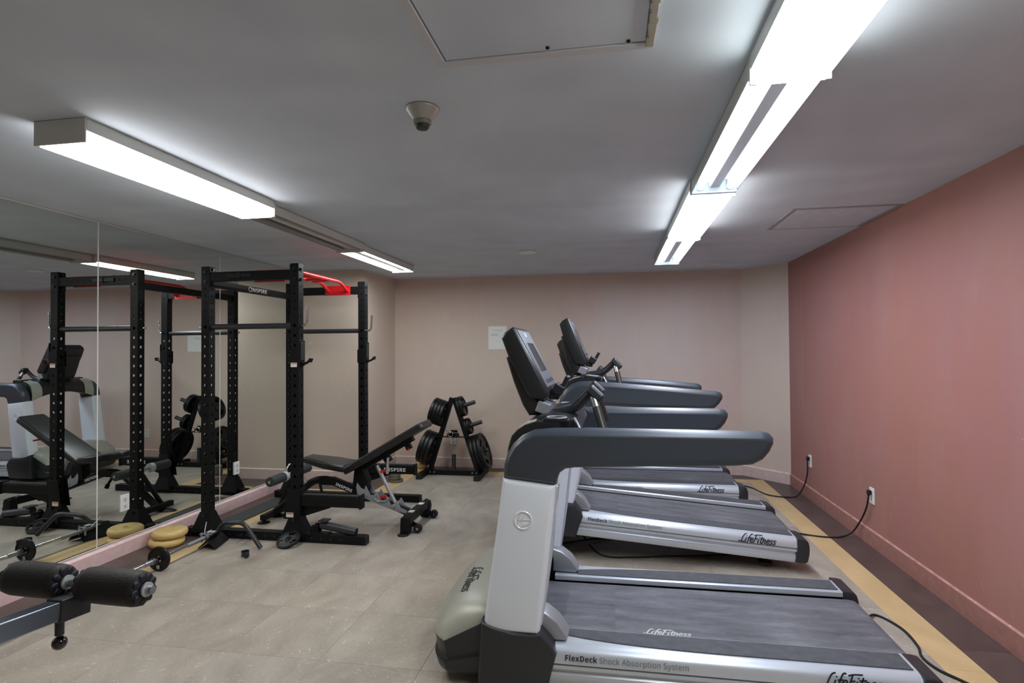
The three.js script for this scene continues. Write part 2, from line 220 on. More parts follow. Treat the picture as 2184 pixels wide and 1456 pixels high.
{ // wall of mirror panels standing on the ledge, thin pale strips in the joints
  const mMirror = std(0xdfe4e0, 0.004, 1), y0 = 0.0975, y1 = H - 0.006, seams = [-5.985, -4.666, -3.411, -2.156, -0.9, 0.36];
  const names = ['rear mirror panel between the pier corner and second joint', 'large mirror panel behind the left post of the power rack', 'large mirror panel at the left edge, reflecting a treadmill', 'large mirror panel out of sight beside the camera', 'large mirror panel behind the camera'];
  for (let i = 0; i + 1 < seams.length; i++) { const o = obj('wall_mirror', span(XM - 0.006, XM, y0, y1, seams[i] + 0.004, seams[i + 1] - 0.004), mMirror); o.userData = { label: names[i], category: 'mirror', group: 'mirror panels of the left wall' }; }
  const mEdge = std(0xd9ddd6, 0.5); seams.slice(1, -1).forEach((z, i) => struct('trim_' + (i + 1), span(XM - 0.006, XM + 0.0012, y0, y1, z - 0.004, z + 0.004), mEdge));
  struct('trim_6', span(XM - 0.006, XM + 0.004, 0.0965, 0.1035, ZP, ZF), std(0xb9bcb8, 0.35, 0.7));
  const pts = []; for (let i = 0; i <= 60; i++) { const z = ZP + (ZF - ZP) * i / 60; pts.push([XM + 0.004 + 0.003 * fbm(z * 2, 1), H - 0.006 - 0.004 * fbm(z * 3, 5), z]); }
  struct('trim_7', spline(pts, 0.007, 160, 6), std(0xc4c4bf, 0.8));
}
// ------------------------------------------------------------------ ceiling lamps
function fixture(x, z0, z1, kind, label, tint, endcap) { // z0 is the nearer end; box-section fitting with a prismatic lens, or a bare reflector with two tubes
  const w = 0.236, len = z0 - z1 - 0.006, zc = (z0 + z1) / 2, t = thing('ceiling_light', label, 'light', [x, H, zc], 0, 'fluorescent ceiling lights');
  if (kind === 'lens') {
    obj('housing', [rbox(w, 0.05, len - 0.02, 0.003, 0, -0.0255, 0)], mFixture, t);
    for (const s of [-1, 1]) obj('end_plate', rbox(w + 0.004, 0.098, 0.008, 0.003, 0, -0.05, s * (len / 2 - 0.004)), mFixture, t);
    const sec = [[-w / 2 + 0.007, -0.05], [-w / 2 + 0.007, -0.085], [-w / 2 + 0.02, -0.102], [w / 2 - 0.02, -0.102], [w / 2 - 0.007, -0.085], [w / 2 - 0.007, -0.05]];
    const g = extr(sec, len - 0.02, 0); const m = glow(tint, GLOW.lens); m.bumpScale = 0.002; uvm(g, 'x', 'z', 40); m.bumpMap = lensBump; obj('lens', g, m, t);
    const L = new THREE.RectAreaLight(tint, LAMP.lens, w - 0.04, len - 0.04); L.position.set(0, -0.105, 0); L.rotation.x = -Math.PI / 2; t.add(L); L.name = 'lamp';
  } else {
    obj('channel', [rbox(w, 0.012, len - 0.022, 0.002, 0, -0.0062, 0), extr([[-0.04, -0.012], [-0.024, -0.05], [0.024, -0.05], [0.04, -0.012]], len - 0.01, 0.001)], mFixture, t);
    for (const s of [-1, 1]) obj('side_rail', bar([s * (w / 2 - 0.002), -0.036, -len / 2 + 0.011], [s * (w / 2 - 0.002), -0.036, len / 2 - 0.011], 0.004, 0.06, 0.001), mFixture, t);
    for (const s of [-1, 1]) obj('end_plate', rbox(w + 0.003, 0.076, 0.01, 0.002, 0, -0.04, s * (len / 2 - 0.005)), mFixture, t);
    for (const sx of [-1, 1]) {
      for (const s of [-1, 1]) obj('lamp_holder', rbox(0.026, 0.05, 0.018, 0.004, sx * 0.076, -0.037, s * (len / 2 - 0.02)), mWhite, t);
      obj('tube', cyl([sx * 0.076, -0.05, -len / 2 + 0.028], [sx * 0.076, -0.05, len / 2 - 0.028], 0.0165, 18), kind === 'tube' ? glow(tint, GLOW.tube) : mTubeOff, t);
      if (kind === 'tube') { const L = new THREE.RectAreaLight(tint, LAMP.tube, 0.05, len - 0.06); L.position.set(sx * 0.076, -0.07, 0); L.rotation.x = -Math.PI / 2; t.add(L); L.name = 'lamp'; }
    }
  }
  return t;
}
const lensBump = dataTex(64, 64, (x, y) => { const v = 128 + 110 * Math.sin(x / 64 * 6.2832) * Math.sin(y / 64 * 6.2832); return [v, v, v]; }, false);
const WARM = 0xfaf6f3, GREENISH = 0xf4f9f3, COOL = 0xcfdfff, NEUTRAL = 0xeef4f6;
fixture(0.552, -0.575, -1.893, 'lens', 'ceiling light with bright prismatic lens, nearest in the right row', GREENISH);
fixture(0.552, -1.893, -3.235, 'tube', 'uncovered two tube ceiling light with bluish glow in the right row', COOL);
fixture(0.545, -3.235, -4.505, 'lens', 'shorter looking lensed ceiling light between two bare fittings', WARM);
fixture(0.54, -4.505, -5.87, 'tube', 'farthest uncovered two tube ceiling light of the right row', COOL);
fixture(-2.14, -1.89, -3.175, 'lens', 'lensed ceiling light with plain end plate, nearest in the left row', WARM);
fixture(-2.18, -3.175, -4.545, 'off', 'unlit ceiling light with two dark tubes in the left row', 0xffffff);
fixture(-2.21, -4.545, -5.83, 'tube', 'lit two tube ceiling light above the power rack corner', NEUTRAL);
{ // things on the ceiling
  const a = thing('access_panel', 'large square access panel with one caulked edge in the ceiling', 'panel', [-0.205, H, -1.42]);
  obj('panel', uvm(rbox(0.615, 0.009, 0.6, 0.002, 0.0035, -0.0048, -0.006), 'x', 'z', 0.3), mCeil, a);
  obj('frame', [span(-0.342, -0.309, -0.014, -0.0002, -0.309, 0.305, 0.002), span(0.314, 0.336, -0.014, -0.0002, -0.309, 0.305, 0.002), span(-0.342, 0.336, -0.014, -0.0002, -0.342, -0.3095, 0.002), span(-0.342, 0.336, -0.014, -0.0002, 0.306, 0.33, 0.002)], std(0xc8ccd2, 0.7), a);
  const caulk = []; for (let i = 0; i < 26; i++) caulk.push(rbox(0.022 + rr(-0.003, 0.005), 0.006 + rr(0, 0.003), 0.03, 0.003, 0.325 + rr(-0.002, 0.002), -0.0155, -0.31 + i * 0.024)); obj('caulk', caulk, std(0xa8a498, 0.9), a);
  for (const [x, z] of [[0.02, -0.285], [0.26, -0.292]]) obj('screw', cyl([x, -0.0145, z], [x, -0.011, z], 0.006, 12), mBlack, a);
  const b = thing('access_panel', 'thin framed access panel in the ceiling beside the right wall', 'panel', [1.52, H, -4.36]);
  obj('panel', rbox(0.6, 0.006, 0.6, 0.002, 0, -0.0032, 0), mCeil, b);
  obj('frame', [span(-0.335, -0.304, -0.005, -0.0002, -0.33, 0.33), span(0.304, 0.335, -0.005, -0.0002, -0.33, 0.33), span(-0.304, 0.304, -0.005, -0.0002, 0.304, 0.33), span(-0.304, 0.304, -0.005, -0.0002, -0.33, -0.304)], std(0xa4a4a4, 0.8), b);
  const d = thing('heat_detector', 'grey cone shaped detector with dark centre on the ceiling', 'detector', [-0.705, H, -2.07]);
  obj('base', at(lathe([[0, 0], [0.062, 0], [0.064, -0.004], [0.06, -0.012], [0.036, -0.045], [0.034, -0.05], [0.0, -0.05]], 40), 0, -0.0004), std(0xa9aaa6, 0.35, 0.2), d);
  obj('collar', lathe([[0.033, -0.046], [0.034, -0.06], [0.031, -0.064], [0, -0.064]], 32), std(0x85887f, 0.4, 0.2), d);
  obj('sensor', lathe([[0.025, -0.062], [0.025, -0.074], [0.021, -0.08], [0, -0.081]], 28), std(0x33362f, 0.5), d);
  const e = thing('ceiling_disc', 'flat round white cover plate on the ceiling', 'cover', [-0.777, H, -5.28]); obj('disc', lathe([[0, -0.0002], [0.085, -0.0002], [0.087, -0.006], [0.078, -0.013], [0, -0.015]], 36), mWhite, e); obj('rim', at(new THREE.TorusGeometry(0.084, 0.003, 8, 40), 0, -0.005, 0, Math.PI / 2), mFixture, e);
}
function outlet(pos, ry, label, group, plugs) { // duplex socket; faces +z before turning
  const t = thing('wall_outlet', label, 'outlet', pos, ry, group); obj('cover_plate', rbox(0.076, 0.118, 0.008, 0.003, 0, 0, 0.0042), mWhite, t);
  for (const s of [-1, 1]) { const k = obj('socket', rbox(0.034, 0.03, 0.006, 0.009, 0, s * 0.024, 0.0075, 3), std(0xd4d6d2, 0.4), t); obj('slot', [box(0.0025, 0.009, 0.001, -0.006, s * 0.024 + 0.003, 0.0108), box(0.0025, 0.007, 0.001, 0.006, s * 0.024 + 0.003, 0.0108), cyl([0, s * 0.024 - 0.008, 0.0104], [0, s * 0.024 - 0.008, 0.0112], 0.003, 10)], mBlack, k); }
  obj('screw', cyl([0, 0, 0.007], [0, 0, 0.0092], 0.003, 10), mZinc, t); return t;
}
outlet([XR, 0.372, -5.918], -Math.PI / 2, 'white wall outlet holding a plug, nearer the room corner', 'outlets on the right wall');
outlet([XR, 0.372, -4.588], -Math.PI / 2, 'white wall outlet holding a plug, nearer the camera', 'outlets on the right wall');
outlet([XM, 0.363, -3.635], Math.PI / 2, 'white wall outlet set in the mirror above the gold plates', 'outlets in the mirror wall');
outlet([XM, 0.36, -4.897], Math.PI / 2, 'white wall outlet set in the mirror near the rear joint', 'outlets in the mirror wall');
outlet([-1.986, 0.336, ZB], 0, 'white wall outlet below the collars of the weight tree', 'outlets on the back wall');
outlet([-0.66, 0.343, ZB], 0, 'white wall outlet hidden behind the treadmills, seen in the mirror', 'outlets on the back wall');
{ const t = thing('paper_notice', 'white printed paper notice taped to the back wall', 'notice', [-1.408, 1.617, ZB]);
  const txt = canvasTex(512, 640, (c, w, h) => { c.fillStyle = '#eef0ec'; c.fillRect(0, 0, w, h); c.fillStyle = '#8c9292'; for (const [y, x0, x1, k] of [[118, 160, 370, 9], [206, 60, 250, 6], [226, 60, 280, 6], [246, 60, 220, 6], [262, 60, 262, 6], [430, 200, 300, 5]]) for (let x = x0; x < x1; x += 26) c.fillRect(x, y, 20, k); });
  obj('rear_sheet', box(0.226, 0.285, 0.0012, -0.006, -0.002, 0.0008), mPaper, t); obj('sheet', uvfit(box(0.222, 0.284, 0.0012, 0.004, 0.001, 0.0022), 'x', 'y', -0.107, 0.115, -0.141, 0.143), std(0xffffff, 0.7, 0, { map: txt }), t); }

// ------------------------------------------------------------------ treadmills
const dome = { // motor hood: z = 0.46 b across, a = 0 at the front rim and 1 under the console
  x: (a, b) => { const f = -0.835 + 0.045 * b * b + 0.06 * Math.pow(Math.abs(b), 10); return f + (-0.35 - f) * a; },
  y0: a => 0.2 + 0.1 * Math.min(1, a / 0.5),
  y: (a, b) => { const d = dome.y0(a), t = 0.368, k = Math.pow(1 - Math.pow(1 - Math.min(1, a * 1.15), 2.6), 0.62) * Math.pow(1 - Math.pow(Math.abs(b), 7), 0.5) * Math.pow(1 - Math.pow(Math.max(0, (a - 0.75) / 0.25), 2), 0.5); return d + (t - d) * k; },
};
function hoodGeometry() {
  const N = 36, Mz = 44, pos = [], uv = [], idx = [];
  for (let i = 0; i <= N; i++) for (let j = 0; j <= Mz; j++) { const a = 1 - Math.cos(i / N * Math.PI / 2), b = Math.sin((j / Mz - 0.5) * Math.PI); pos.push(dome.x(a, b), dome.y(a, b), 0.46 * b); uv.push(a, b); }
  for (let i = 0; i < N; i++) for (let j = 0; j < Mz; j++) { const p = i * (Mz + 1) + j; idx.push(p, p + 1, p + Mz + 1, p + 1, p + Mz + 2, p + Mz + 1); }
  const g = new THREE.BufferGeometry(); g.setAttribute('position', new THREE.Float32BufferAttribute(pos, 3)); g.setAttribute('uv', new THREE.Float32BufferAttribute(uv, 2)); g.setIndex(idx); g.computeVertexNormals(); return g;
}
function skirtGeometry() { // dark lower shell following the hood's rim, pulled in a little at the foot
  const ring = []; const n = 40; for (let i = 0; i <= 10; i++) ring.push([1 - i / 10, 1]); for (let j = 1; j < n; j++) ring.push([0, Math.cos(j / n * Math.PI)]); for (let i = 0; i <= 10; i++) ring.push([i / 10, -1]);
  const rows = [[1, 1.0], [0.98, 0.55], [0.97, 0.45], [1.0, 0.42], [0.98, 0.12], [0.94, 0]], pos = [], uv = [], idx = [], m = ring.length;
  for (const [sc, k] of rows) for (const [a, b] of ring) { const X = dome.x(a, b), top = dome.y0(a) + 0.001; pos.push(-0.35 + (X + 0.35) * (sc === 1 ? 1 : sc), 0.05 + (top - 0.05) * k, 0.46 * b * sc + (sc === 1 ? Math.sign(b) * 0.002 : 0)); uv.push(a, b); }
  for (let r = 0; r + 1 < rows.length; r++) for (let i = 0; i + 1 < m; i++) { const p = r * m + i; idx.push(p, p + m, p + 1, p + 1, p + m, p + m + 1); }
  const g = new THREE.BufferGeometry(); g.setAttribute('position', new THREE.Float32BufferAttribute(pos, 3)); g.setAttribute('uv', new THREE.Float32BufferAttribute(uv, 2)); g.setIndex(idx); g.computeVertexNormals(); return g;
}
const OX = -0.2;
const sh = g => g.translate(OX, 0, 0);
const railEdge = [[-0.462, 0.912], [-0.459, 0.97], [-0.446, 1.012], [-0.42, 1.056], [-0.382, 1.092], [-0.33, 1.116], [-0.25, 1.124], [-0.1, 1.127], [0.24, 1.126], [0.57, 1.124], [0.604, 1.118], [0.62, 1.1], [0.619, 1.078], [0.604, 1.046], [0.578, 1.014], [0.54, 0.994], [0.47, 0.986], [0.14, 0.974], [-0.16, 0.963], [-0.198, 0.957], [-0.222, 0.94], [-0.232, 0.915], [-0.236, 0.888]];
function makeTreadmill(label) {
  const t = thing('treadmill', label, 'treadmill', [0.2, 0, -2.86], 0, 'treadmills in a row');
  // running deck
  obj('belt', [sh(uvm(extr([[-0.42, 0.178], [-0.42, 0.19], [1.15, 0.19], [1.178, 0.186], [1.197, 0.172], [1.203, 0.15], [1.197, 0.128], [1.178, 0.114], [1.15, 0.11], [-0.42, 0.11], [-0.42, 0.122], [1.14, 0.122], [1.17, 0.13], [1.18, 0.15], [1.17, 0.17], [1.14, 0.178]], 0.55, 0), 'x', 'z', 0.8))], mBelt, t);
  obj('deck_frame', [sh(span(-0.5, 1.12, 0.125, 0.176, -0.33, 0.33)), sh(cyl([1.165, 0.15, -0.33], [1.165, 0.15, 0.33], 0.016)), sh(span(-0.5, 1.1, 0.055, 0.11, 0.33, 0.4)), sh(span(-0.5, 1.1, 0.055, 0.11, -0.4, -0.33))], mBlack, t);
  for (const s of [1, -1]) {
    const sec = [[0.296, 0.192], [0.296, 0.214], [0.302, 0.22], [0.43, 0.22], [0.452, 0.217], [0.468, 0.208], [0.478, 0.192], [0.483, 0.17], [0.484, 0.158], [0.468, 0.157], [0.468, 0.151], [0.484, 0.15], [0.483, 0.136], [0.47, 0.128], [0.466, 0.119], [0.474, 0.11], [0.476, 0.085], [0.466, 0.062], [0.44, 0.06], [0.44, 0.16], [0.32, 0.18]];
    const g = extr(sec.map(p => [s * p[0], p[1]]), 1.46, 0, { angle: 0.5 }); at(g, 0, 0, 0, 0, Math.PI / 2); if (s) g.translate(0.405, 0, 0); for (let i = 0, p = g.attributes.position; i < p.count; i++) { } at(g, 0, 0, 0); g.scale(1, 1, -1); g.applyMatrix4(new THREE.Matrix4()); flip(g); const rail = obj('side_rail', sh(g), mSilverRail, t);
    const gs = new THREE.Shape(); gs.moveTo(-0.2, 0.312); gs.lineTo(1.118, 0.312); gs.lineTo(1.118, 0.43); gs.lineTo(0.4, 0.43); gs.quadraticCurveTo(0.0, 0.425, -0.2, 0.372); gs.quadraticCurveTo(-0.222, 0.345, -0.2, 0.312);
    const gg = new THREE.ExtrudeGeometry(gs, { depth: 0.003, bevelEnabled: true, bevelSize: 0.002, bevelThickness: 0.0012, bevelSegments: 1, bevelOffset: -0.002 }); at(gg, 0, 0, 0, Math.PI / 2); gg.translate(0, 0.224, 0); if (s < 0) { gg.scale(1, 1, -1); flip(gg); } obj('foot_grip', sh(uvm(gg, 'x', 'z', 2)), mGrip, rail);
    const cap = extr([[1.132, 0.066], [1.19, 0.066], [1.208, 0.08], [1.214, 0.13], [1.212, 0.17], [1.204, 0.2], [1.19, 0.216], [1.165, 0.221], [1.132, 0.222]], 0.19, 0.012, { bs: 0.008 }); cap.translate(0, 0, s * 0.391); obj('end_cap', sh(cap), mBlackSatin, t);
    obj('rear_foot', [sh(cyl([0.98, 0.012, s * 0.36], [0.98, 0.09, s * 0.36], 0.016)), sh(cyl([0.98, 0, s * 0.36], [0.98, 0.014, s * 0.36], 0.045))], mRubber, t);
    // upright post, its dark foot and the arm
    const up = [[-0.553, 0.27], [-0.53, 0.44], [-0.503, 0.62], [-0.48, 0.78], [-0.463, 0.918], [-0.235, 0.893], [-0.25, 0.76], [-0.268, 0.6], [-0.29, 0.43], [-0.312, 0.27]];
    const u = obj('upright', sh(extr(up, 0.125, 0.03, { bs: 0.022, seg: 5 }).translate(0, 0, s * 0.438)), mSilver, t);
    obj('edge_trim', sh(extr([[-0.312, 0.3], [-0.29, 0.44], [-0.268, 0.6], [-0.25, 0.76], [-0.236, 0.88], [-0.229, 0.88], [-0.243, 0.76], [-0.26, 0.6], [-0.282, 0.44], [-0.304, 0.3]], 0.07, 0.002).translate(0, 0, s * 0.43)), mSilverRail, u);
    if (s > 0) { // round emblem
      const e = new THREE.TorusGeometry(0.036, 0.0035, 8, 40); const bolt = [extr([[-0.02, -0.004], [0.012, 0.03], [0.004, 0.006], [0.03, 0.006], [0.03, 0.0], [-0.002, 0.0]], 0.003, 0.0005), extr([[0.026, -0.006], [-0.012, -0.03], [-0.002, -0.01], [0.03, -0.012]], 0.003, 0.0005), extr([[-0.028, -0.02], [-0.014, 0.02], [-0.006, 0.026], [-0.022, -0.022]], 0.003, 0.0005)];
      obj('emblem', [e, ...bolt].map(g => sh(g.translate(-0.374, 0.745, 0.5015))), std(0xf2f5f7, 0.25, 0.2), u);
    }
    const foot = extr([[-0.575, 0.05], [-0.566, 0.2], [-0.556, 0.318], [-0.5, 0.3], [-0.42, 0.283], [-0.34, 0.278], [-0.306, 0.286], [-0.262, 0.24], [-0.24, 0.2], [-0.262, 0.12], [-0.28, 0.05]], 0.14, 0.024, { bs: 0.016, seg: 4 }); obj('upright_foot', sh(foot.translate(0, 0, s * 0.44)), mBlackSatin, t);
    const knuckle = extr([[-0.34, 0.35], [-0.29, 0.335], [-0.24, 0.298], [-0.198, 0.238], [-0.212, 0.224], [-0.34, 0.226]], 0.11, 0.012, { bs: 0.008 }); obj('deck_shoulder', sh(knuckle.translate(0, 0, s * 0.375)), mGreyPaint, t);
    const arm = extr(railEdge, 0.108, 0.05, { bs: 0.03, seg: 10 }); const ap = arm.attributes.position; for (let i = 0; i < ap.count; i++) { const x = ap.getX(i), k = Math.max(0, Math.min(1, (x - 0.0) / 0.6)); ap.setZ(i, ap.getZ(i) * (1 - 0.15 * k)); } arm.computeVertexNormals(); obj('arm_rail', sh(toCreasedNormals(arm, 0.9).translate(0, 0, s * 0.45)), mArm, t);
  }
  obj('motor_hood', sh(hoodGeometry()), mCover, t); obj('hood_skirt', sh(skirtGeometry()), mBlackSatin, t);
  // lettering
  const lg = scriptLogo(0.32, 0.13), lp = lg.attributes.position; for (let i = 0; i < lp.count; i++) { const b = (0.14 + lp.getX(i)) / 0.46, a = 0.3 + lp.getY(i) / 0.55; lp.setXYZ(i, dome.x(a, b), dome.y(a, b) + 0.0022, 0.46 * b); } lg.computeVertexNormals(); obj('hood_lettering', sh(lg), mInk, t);
  obj('belt_lettering', sh(at(scriptLogo(0.215, 0.13), 0.235, 0.1912, 0.215, -Math.PI / 2)), mWhiteInk, t);
  obj('rail_lettering', [sh(at(scriptLogo(0.24, 0.12), 0.9, 0.187, 0.4868, -0.16))], mInk, t);
  obj('rail_print', [sh(at(letters('FlexDeck', 0.022, 0.0006, font), -0.14, 0.186, 0.4862, -0.16))], mInk, t);
  obj('rail_print', [sh(at(letters('Shock Absorption System', 0.0225, 0.0006, fontR), 0.11, 0.186, 0.4862, -0.16))], mInkSoft, t);
  // console bridge
  const sweep = (pts, w, zc = 0) => { const g = new THREE.ExtrudeGeometry(shapeOf(pts), { depth: w, steps: 24, bevelEnabled: false }); g.translate(0, 0, zc - w / 2); const p = g.attributes.position; for (let i = 0; i < p.count; i++) { const y = p.getY(i), k = Math.max(0, Math.min(1, (1.07 - y) / 0.07)); p.setY(i, y - 0.085 * k * Math.pow(Math.abs(p.getZ(i)) / 0.4, 2.2)); } g.computeVertexNormals(); return toCreasedNormals(g, 0.7); };
  const front = [[-0.452, 0.995], [-0.458, 1.02], [-0.452, 1.05], [-0.436, 1.08], [-0.412, 1.106], [-0.378, 1.128], [-0.335, 1.142]];
  for (const s of [1, -1]) obj('bridge_shell', sh(sweep([...front.map(([x, y]) => [x - 0.004, y + 0.003]), [-0.335, 1.132], [-0.372, 1.116], [-0.402, 1.094], [-0.424, 1.066], [-0.436, 1.03], [-0.436, 0.998]].reverse(), 0.12, s * 0.335)), mCover, t);
  obj('cross_bridge', sh(sweep([...front, [-0.23, 1.142], [-0.215, 1.1], [-0.235, 1.05], [-0.28, 1.015], [-0.34, 1.0]].reverse(), 0.8)), mShell, t);
  obj('dash', sh(extr([[-0.38, 1.1], [-0.37, 1.135], [-0.33, 1.155], [-0.28, 1.163], [-0.16, 1.152], [-0.14, 1.1]], 0.62, 0.02, { bs: 0.012 })), mShell, t);
  for (const s of [1, -1]) { const c = obj('cup_holder', sh(rbox(0.12, 0.055, 0.1, 0.012, -0.245, 1.128, s * 0.345)), mBlack, t); obj('cup_rim', sh(at(new THREE.TorusGeometry(0.043, 0.0035, 8, 28), -0.245, 1.157, s * 0.345, Math.PI / 2)), mGreyPaint, c); obj('trim_bar', sh(bar([-0.17, 1.152, s * 0.32], [-0.14, 1.105, s * 0.39], 0.012, 0.012, 0.004)), mSteel, c); }
  const mount = extr([[-0.505, 1.42], [-0.49, 1.435], [-0.468, 1.42], [-0.32, 1.17], [-0.335, 1.145], [-0.395, 1.142], [-0.425, 1.19], [-0.468, 1.3]], 0.36, 0.03, { bs: 0.012, seg: 4 }); obj('console_mount', sh(mount), mShell, t);
  const cons = extr([[-0.52, 1.512], [-0.502, 1.54], [-0.466, 1.564], [-0.452, 1.556], [-0.298, 1.262], [-0.3, 1.236], [-0.318, 1.218], [-0.375, 1.224], [-0.4, 1.25], [-0.486, 1.42]], 0.42, 0.02, { bs: 0.012, seg: 4 }); const cn = obj('console', sh(cons), mShell, t);
  // console face: slopes from (-0.452,1.556) to (-0.298,1.262)
  const fa = Math.atan2(1.556 - 1.262, -0.452 + 0.298), face = (u, w, h, d, z = 0, r = 0.004) => { // u = distance up the face from its foot
    const g = new RoundedBoxGeometry(h, d, w, 2, Math.min(r, d / 2.1)); const dx = Math.cos(fa), dy = Math.sin(fa); at(g, 0, 0, 0, 0, 0, fa); g.translate(-0.298 + dx * u - dy * -0.001, 1.262 + dy * u - dx * 0.002, z); return sh(g); };
  obj('face_panel', face(0.17, 0.37, 0.31, 0.006), std(0x565b61, 0.4, 0.2), cn); obj('screen', face(0.175, 0.2, 0.16, 0.0095), std(0x22282b, 0.12), cn); obj('screen_side', face(0.175, 0.05, 0.15, 0.009, 0.145), std(0x3b4146, 0.4), cn);
  for (let i = 0; i < 5; i++) obj('button', face(0.045, 0.036, 0.022, 0.012, -0.13 + i * 0.06, 0.004), std(0x2a2e33, 0.4), cn);
  obj('logo_disc', face(0.3, 0.05, 0.03, 0.009), mGreyPaint, cn);
  obj('holder', [sh(at(rbox(0.05, 0.05, 0.13, 0.008), -0.262, 1.262, 0.04, 0, 0, -0.5)), sh(at(rbox(0.02, 0.075, 0.11, 0.006), -0.232, 1.292, 0.04, 0, 0, -0.45)), sh(rbox(0.05, 0.035, 0.07, 0.008, -0.285, 1.228, 0.04))], mShell, t);
  obj('mount_block', sh(at(rbox(0.06, 0.055, 0.3, 0.006), -0.325, 1.182, 0.05, 0, 0, -0.35)), mGreyPaint, t);
  obj('hinge', sh(cyl([-0.512, 1.512, 0.07], [-0.512, 1.512, 0.13], 0.012, 14)), mGreyPaint, cn);
  // centre hand grips
  obj('grip_arm', [sh(pipe([[-0.28, 1.15, 0.12], [-0.18, 1.17, 0.14], [-0.105, 1.25, 0.16]], 0.021, 0.05)), sh(pipe([[-0.28, 1.15, -0.12], [-0.18, 1.17, -0.14], [-0.105, 1.25, -0.16]], 0.021, 0.05))], mBlackSatin, t);
  for (const s of [1, -1]) { const hd = obj('grip_head', sh(at(rbox(0.085, 0.045, 0.075, 0.014), -0.082, 1.25, s * 0.18, 0, 0, -0.75)), mBlackSatin, t); obj('grip_bar', sh(cyl([-0.09, 1.235, s * 0.195], [-0.045, 1.09, s * 0.25], 0.0175, 20)), mSteel, hd); obj('grip_sleeve', sh(cyl([-0.075, 1.19, s * 0.212], [-0.04, 1.075, s * 0.256], 0.0195, 20)), std(0x3d3c38, 0.4, 0.5), hd); }
  return t;
}
function flip(g) { // reverses the winding after a mirror
  const h = g.index; if (h) { const a = h.array; for (let i = 0; i < a.length; i += 3) { const k = a[i]; a[i] = a[i + 1]; a[i + 1] = k; } } else for (const n of ['position', 'normal', 'uv']) { const q = g.attributes[n]; if (!q) continue; const s = q.itemSize, a = q.array; for (let i = 0; i < q.count; i += 3) for (let c = 0; c < s; c++) { const k = a[i * s + c]; a[i * s + c] = a[(i + 1) * s + c]; a[(i + 1) * s + c] = k; } }
  g.computeVertexNormals(); if (!h) { const q = toCreasedNormals(g, 0.5); g.attributes.normal = q.attributes.normal; }
}
const tm1 = makeTreadmill('nearest silver and black treadmill, largest in the picture');
const tm2 = copy(tm1, [0.212, 0.082, -4.44], undefined, 'middle silver and black treadmill, deck raised at the front'); tm2.rotation.z = -0.078;
const tm3 = copy(tm1, [0.17, 0, -5.9], undefined, 'farthest silver and black treadmill, next to the back wall');
{ // the raised one shows its lift frame
  const lift = [pipe([[0.06, 0.13, 0.36], [-0.3, 0.03, 0.4], [-0.62, -0.06, 0.4]], 0.02, 0.05), pipe([[0.06, 0.13, -0.36], [-0.3, 0.03, -0.4], [-0.62, -0.06, -0.4]], 0.02, 0.05), cyl([-0.62, -0.06, -0.42], [-0.62, -0.06, 0.42], 0.02)];
  obj('lift_frame', lift, mBlack, tm2); for (const s of [1, -1]) obj('lift_wheel', cyl([-0.62, -0.088, s * 0.42], [-0.62, -0.088, s * 0.46], 0.035, 24), mRubber, tm2);
}
function cord(owner, pts, plug) { owner.updateMatrixWorld(true); const inv = owner.matrixWorld.clone().invert(); const t = obj('power_cord', spline(pts, 0.0062, 90).applyMatrix4(inv), mRubber, owner); if (plug) obj('plug', [rbox(0.028, 0.036, 0.03, 0.008, ...plug), cyl([plug[0] - 0.004, plug[1] - 0.03, plug[2]], [plug[0] - 0.002, plug[1] - 0.012, plug[2]], 0.008, 12)].map(g => g.applyMatrix4(inv)), mRubber, t); return t; }
cord(tm1, [[1.22, 0.1, -3.1], [1.3, 0.03, -3.3], [1.39, 0.0065, -3.41], [1.45, 0.0065, -3.28], [1.442, 0.0065, -3.09], [1.41, 0.0065, -2.98], [1.425, 0.0065, -2.88], [1.48, 0.0065, -2.795], [1.6, 0.0065, -2.6], [1.7, 0.0065, -2.3]]);
cord(tm2, [[1.2, 0.09, -4.7], [1.34, 0.03, -4.78], [1.475, 0.0065, -4.787], [1.59, 0.0065, -4.755], [1.7, 0.0065, -4.77], [1.79, 0.03, -4.8], [1.828, 0.125, -4.745], [1.835, 0.28, -4.625], [1.834, 0.36, -4.59]], [1.838, 0.396, -4.588]);
cord(tm3, [[1.2, 0.1, -6.25], [1.31, 0.03, -6.33], [1.403, 0.0065, -6.335], [1.51, 0.0065, -6.03], [1.645, 0.0065, -5.97], [1.757, 0.012, -6.0], [1.815, 0.115, -5.975], [1.835, 0.25, -5.93], [1.835, 0.36, -5.92]], [1.838, 0.396, -5.918]);
cord(tm2, [[-0.25, 0.07, -4.4], [-0.19, 0.02, -4.29], [-0.07, 0.0065, -4.085], [0.125, 0.0065, -4.09], [0.35, 0.0065, -4.145], [0.61, 0.0065, -4.2], [0.9, 0.0065, -4.3], [1.1, 0.02, -4.5], [1.16, 0.08, -4.62]]);

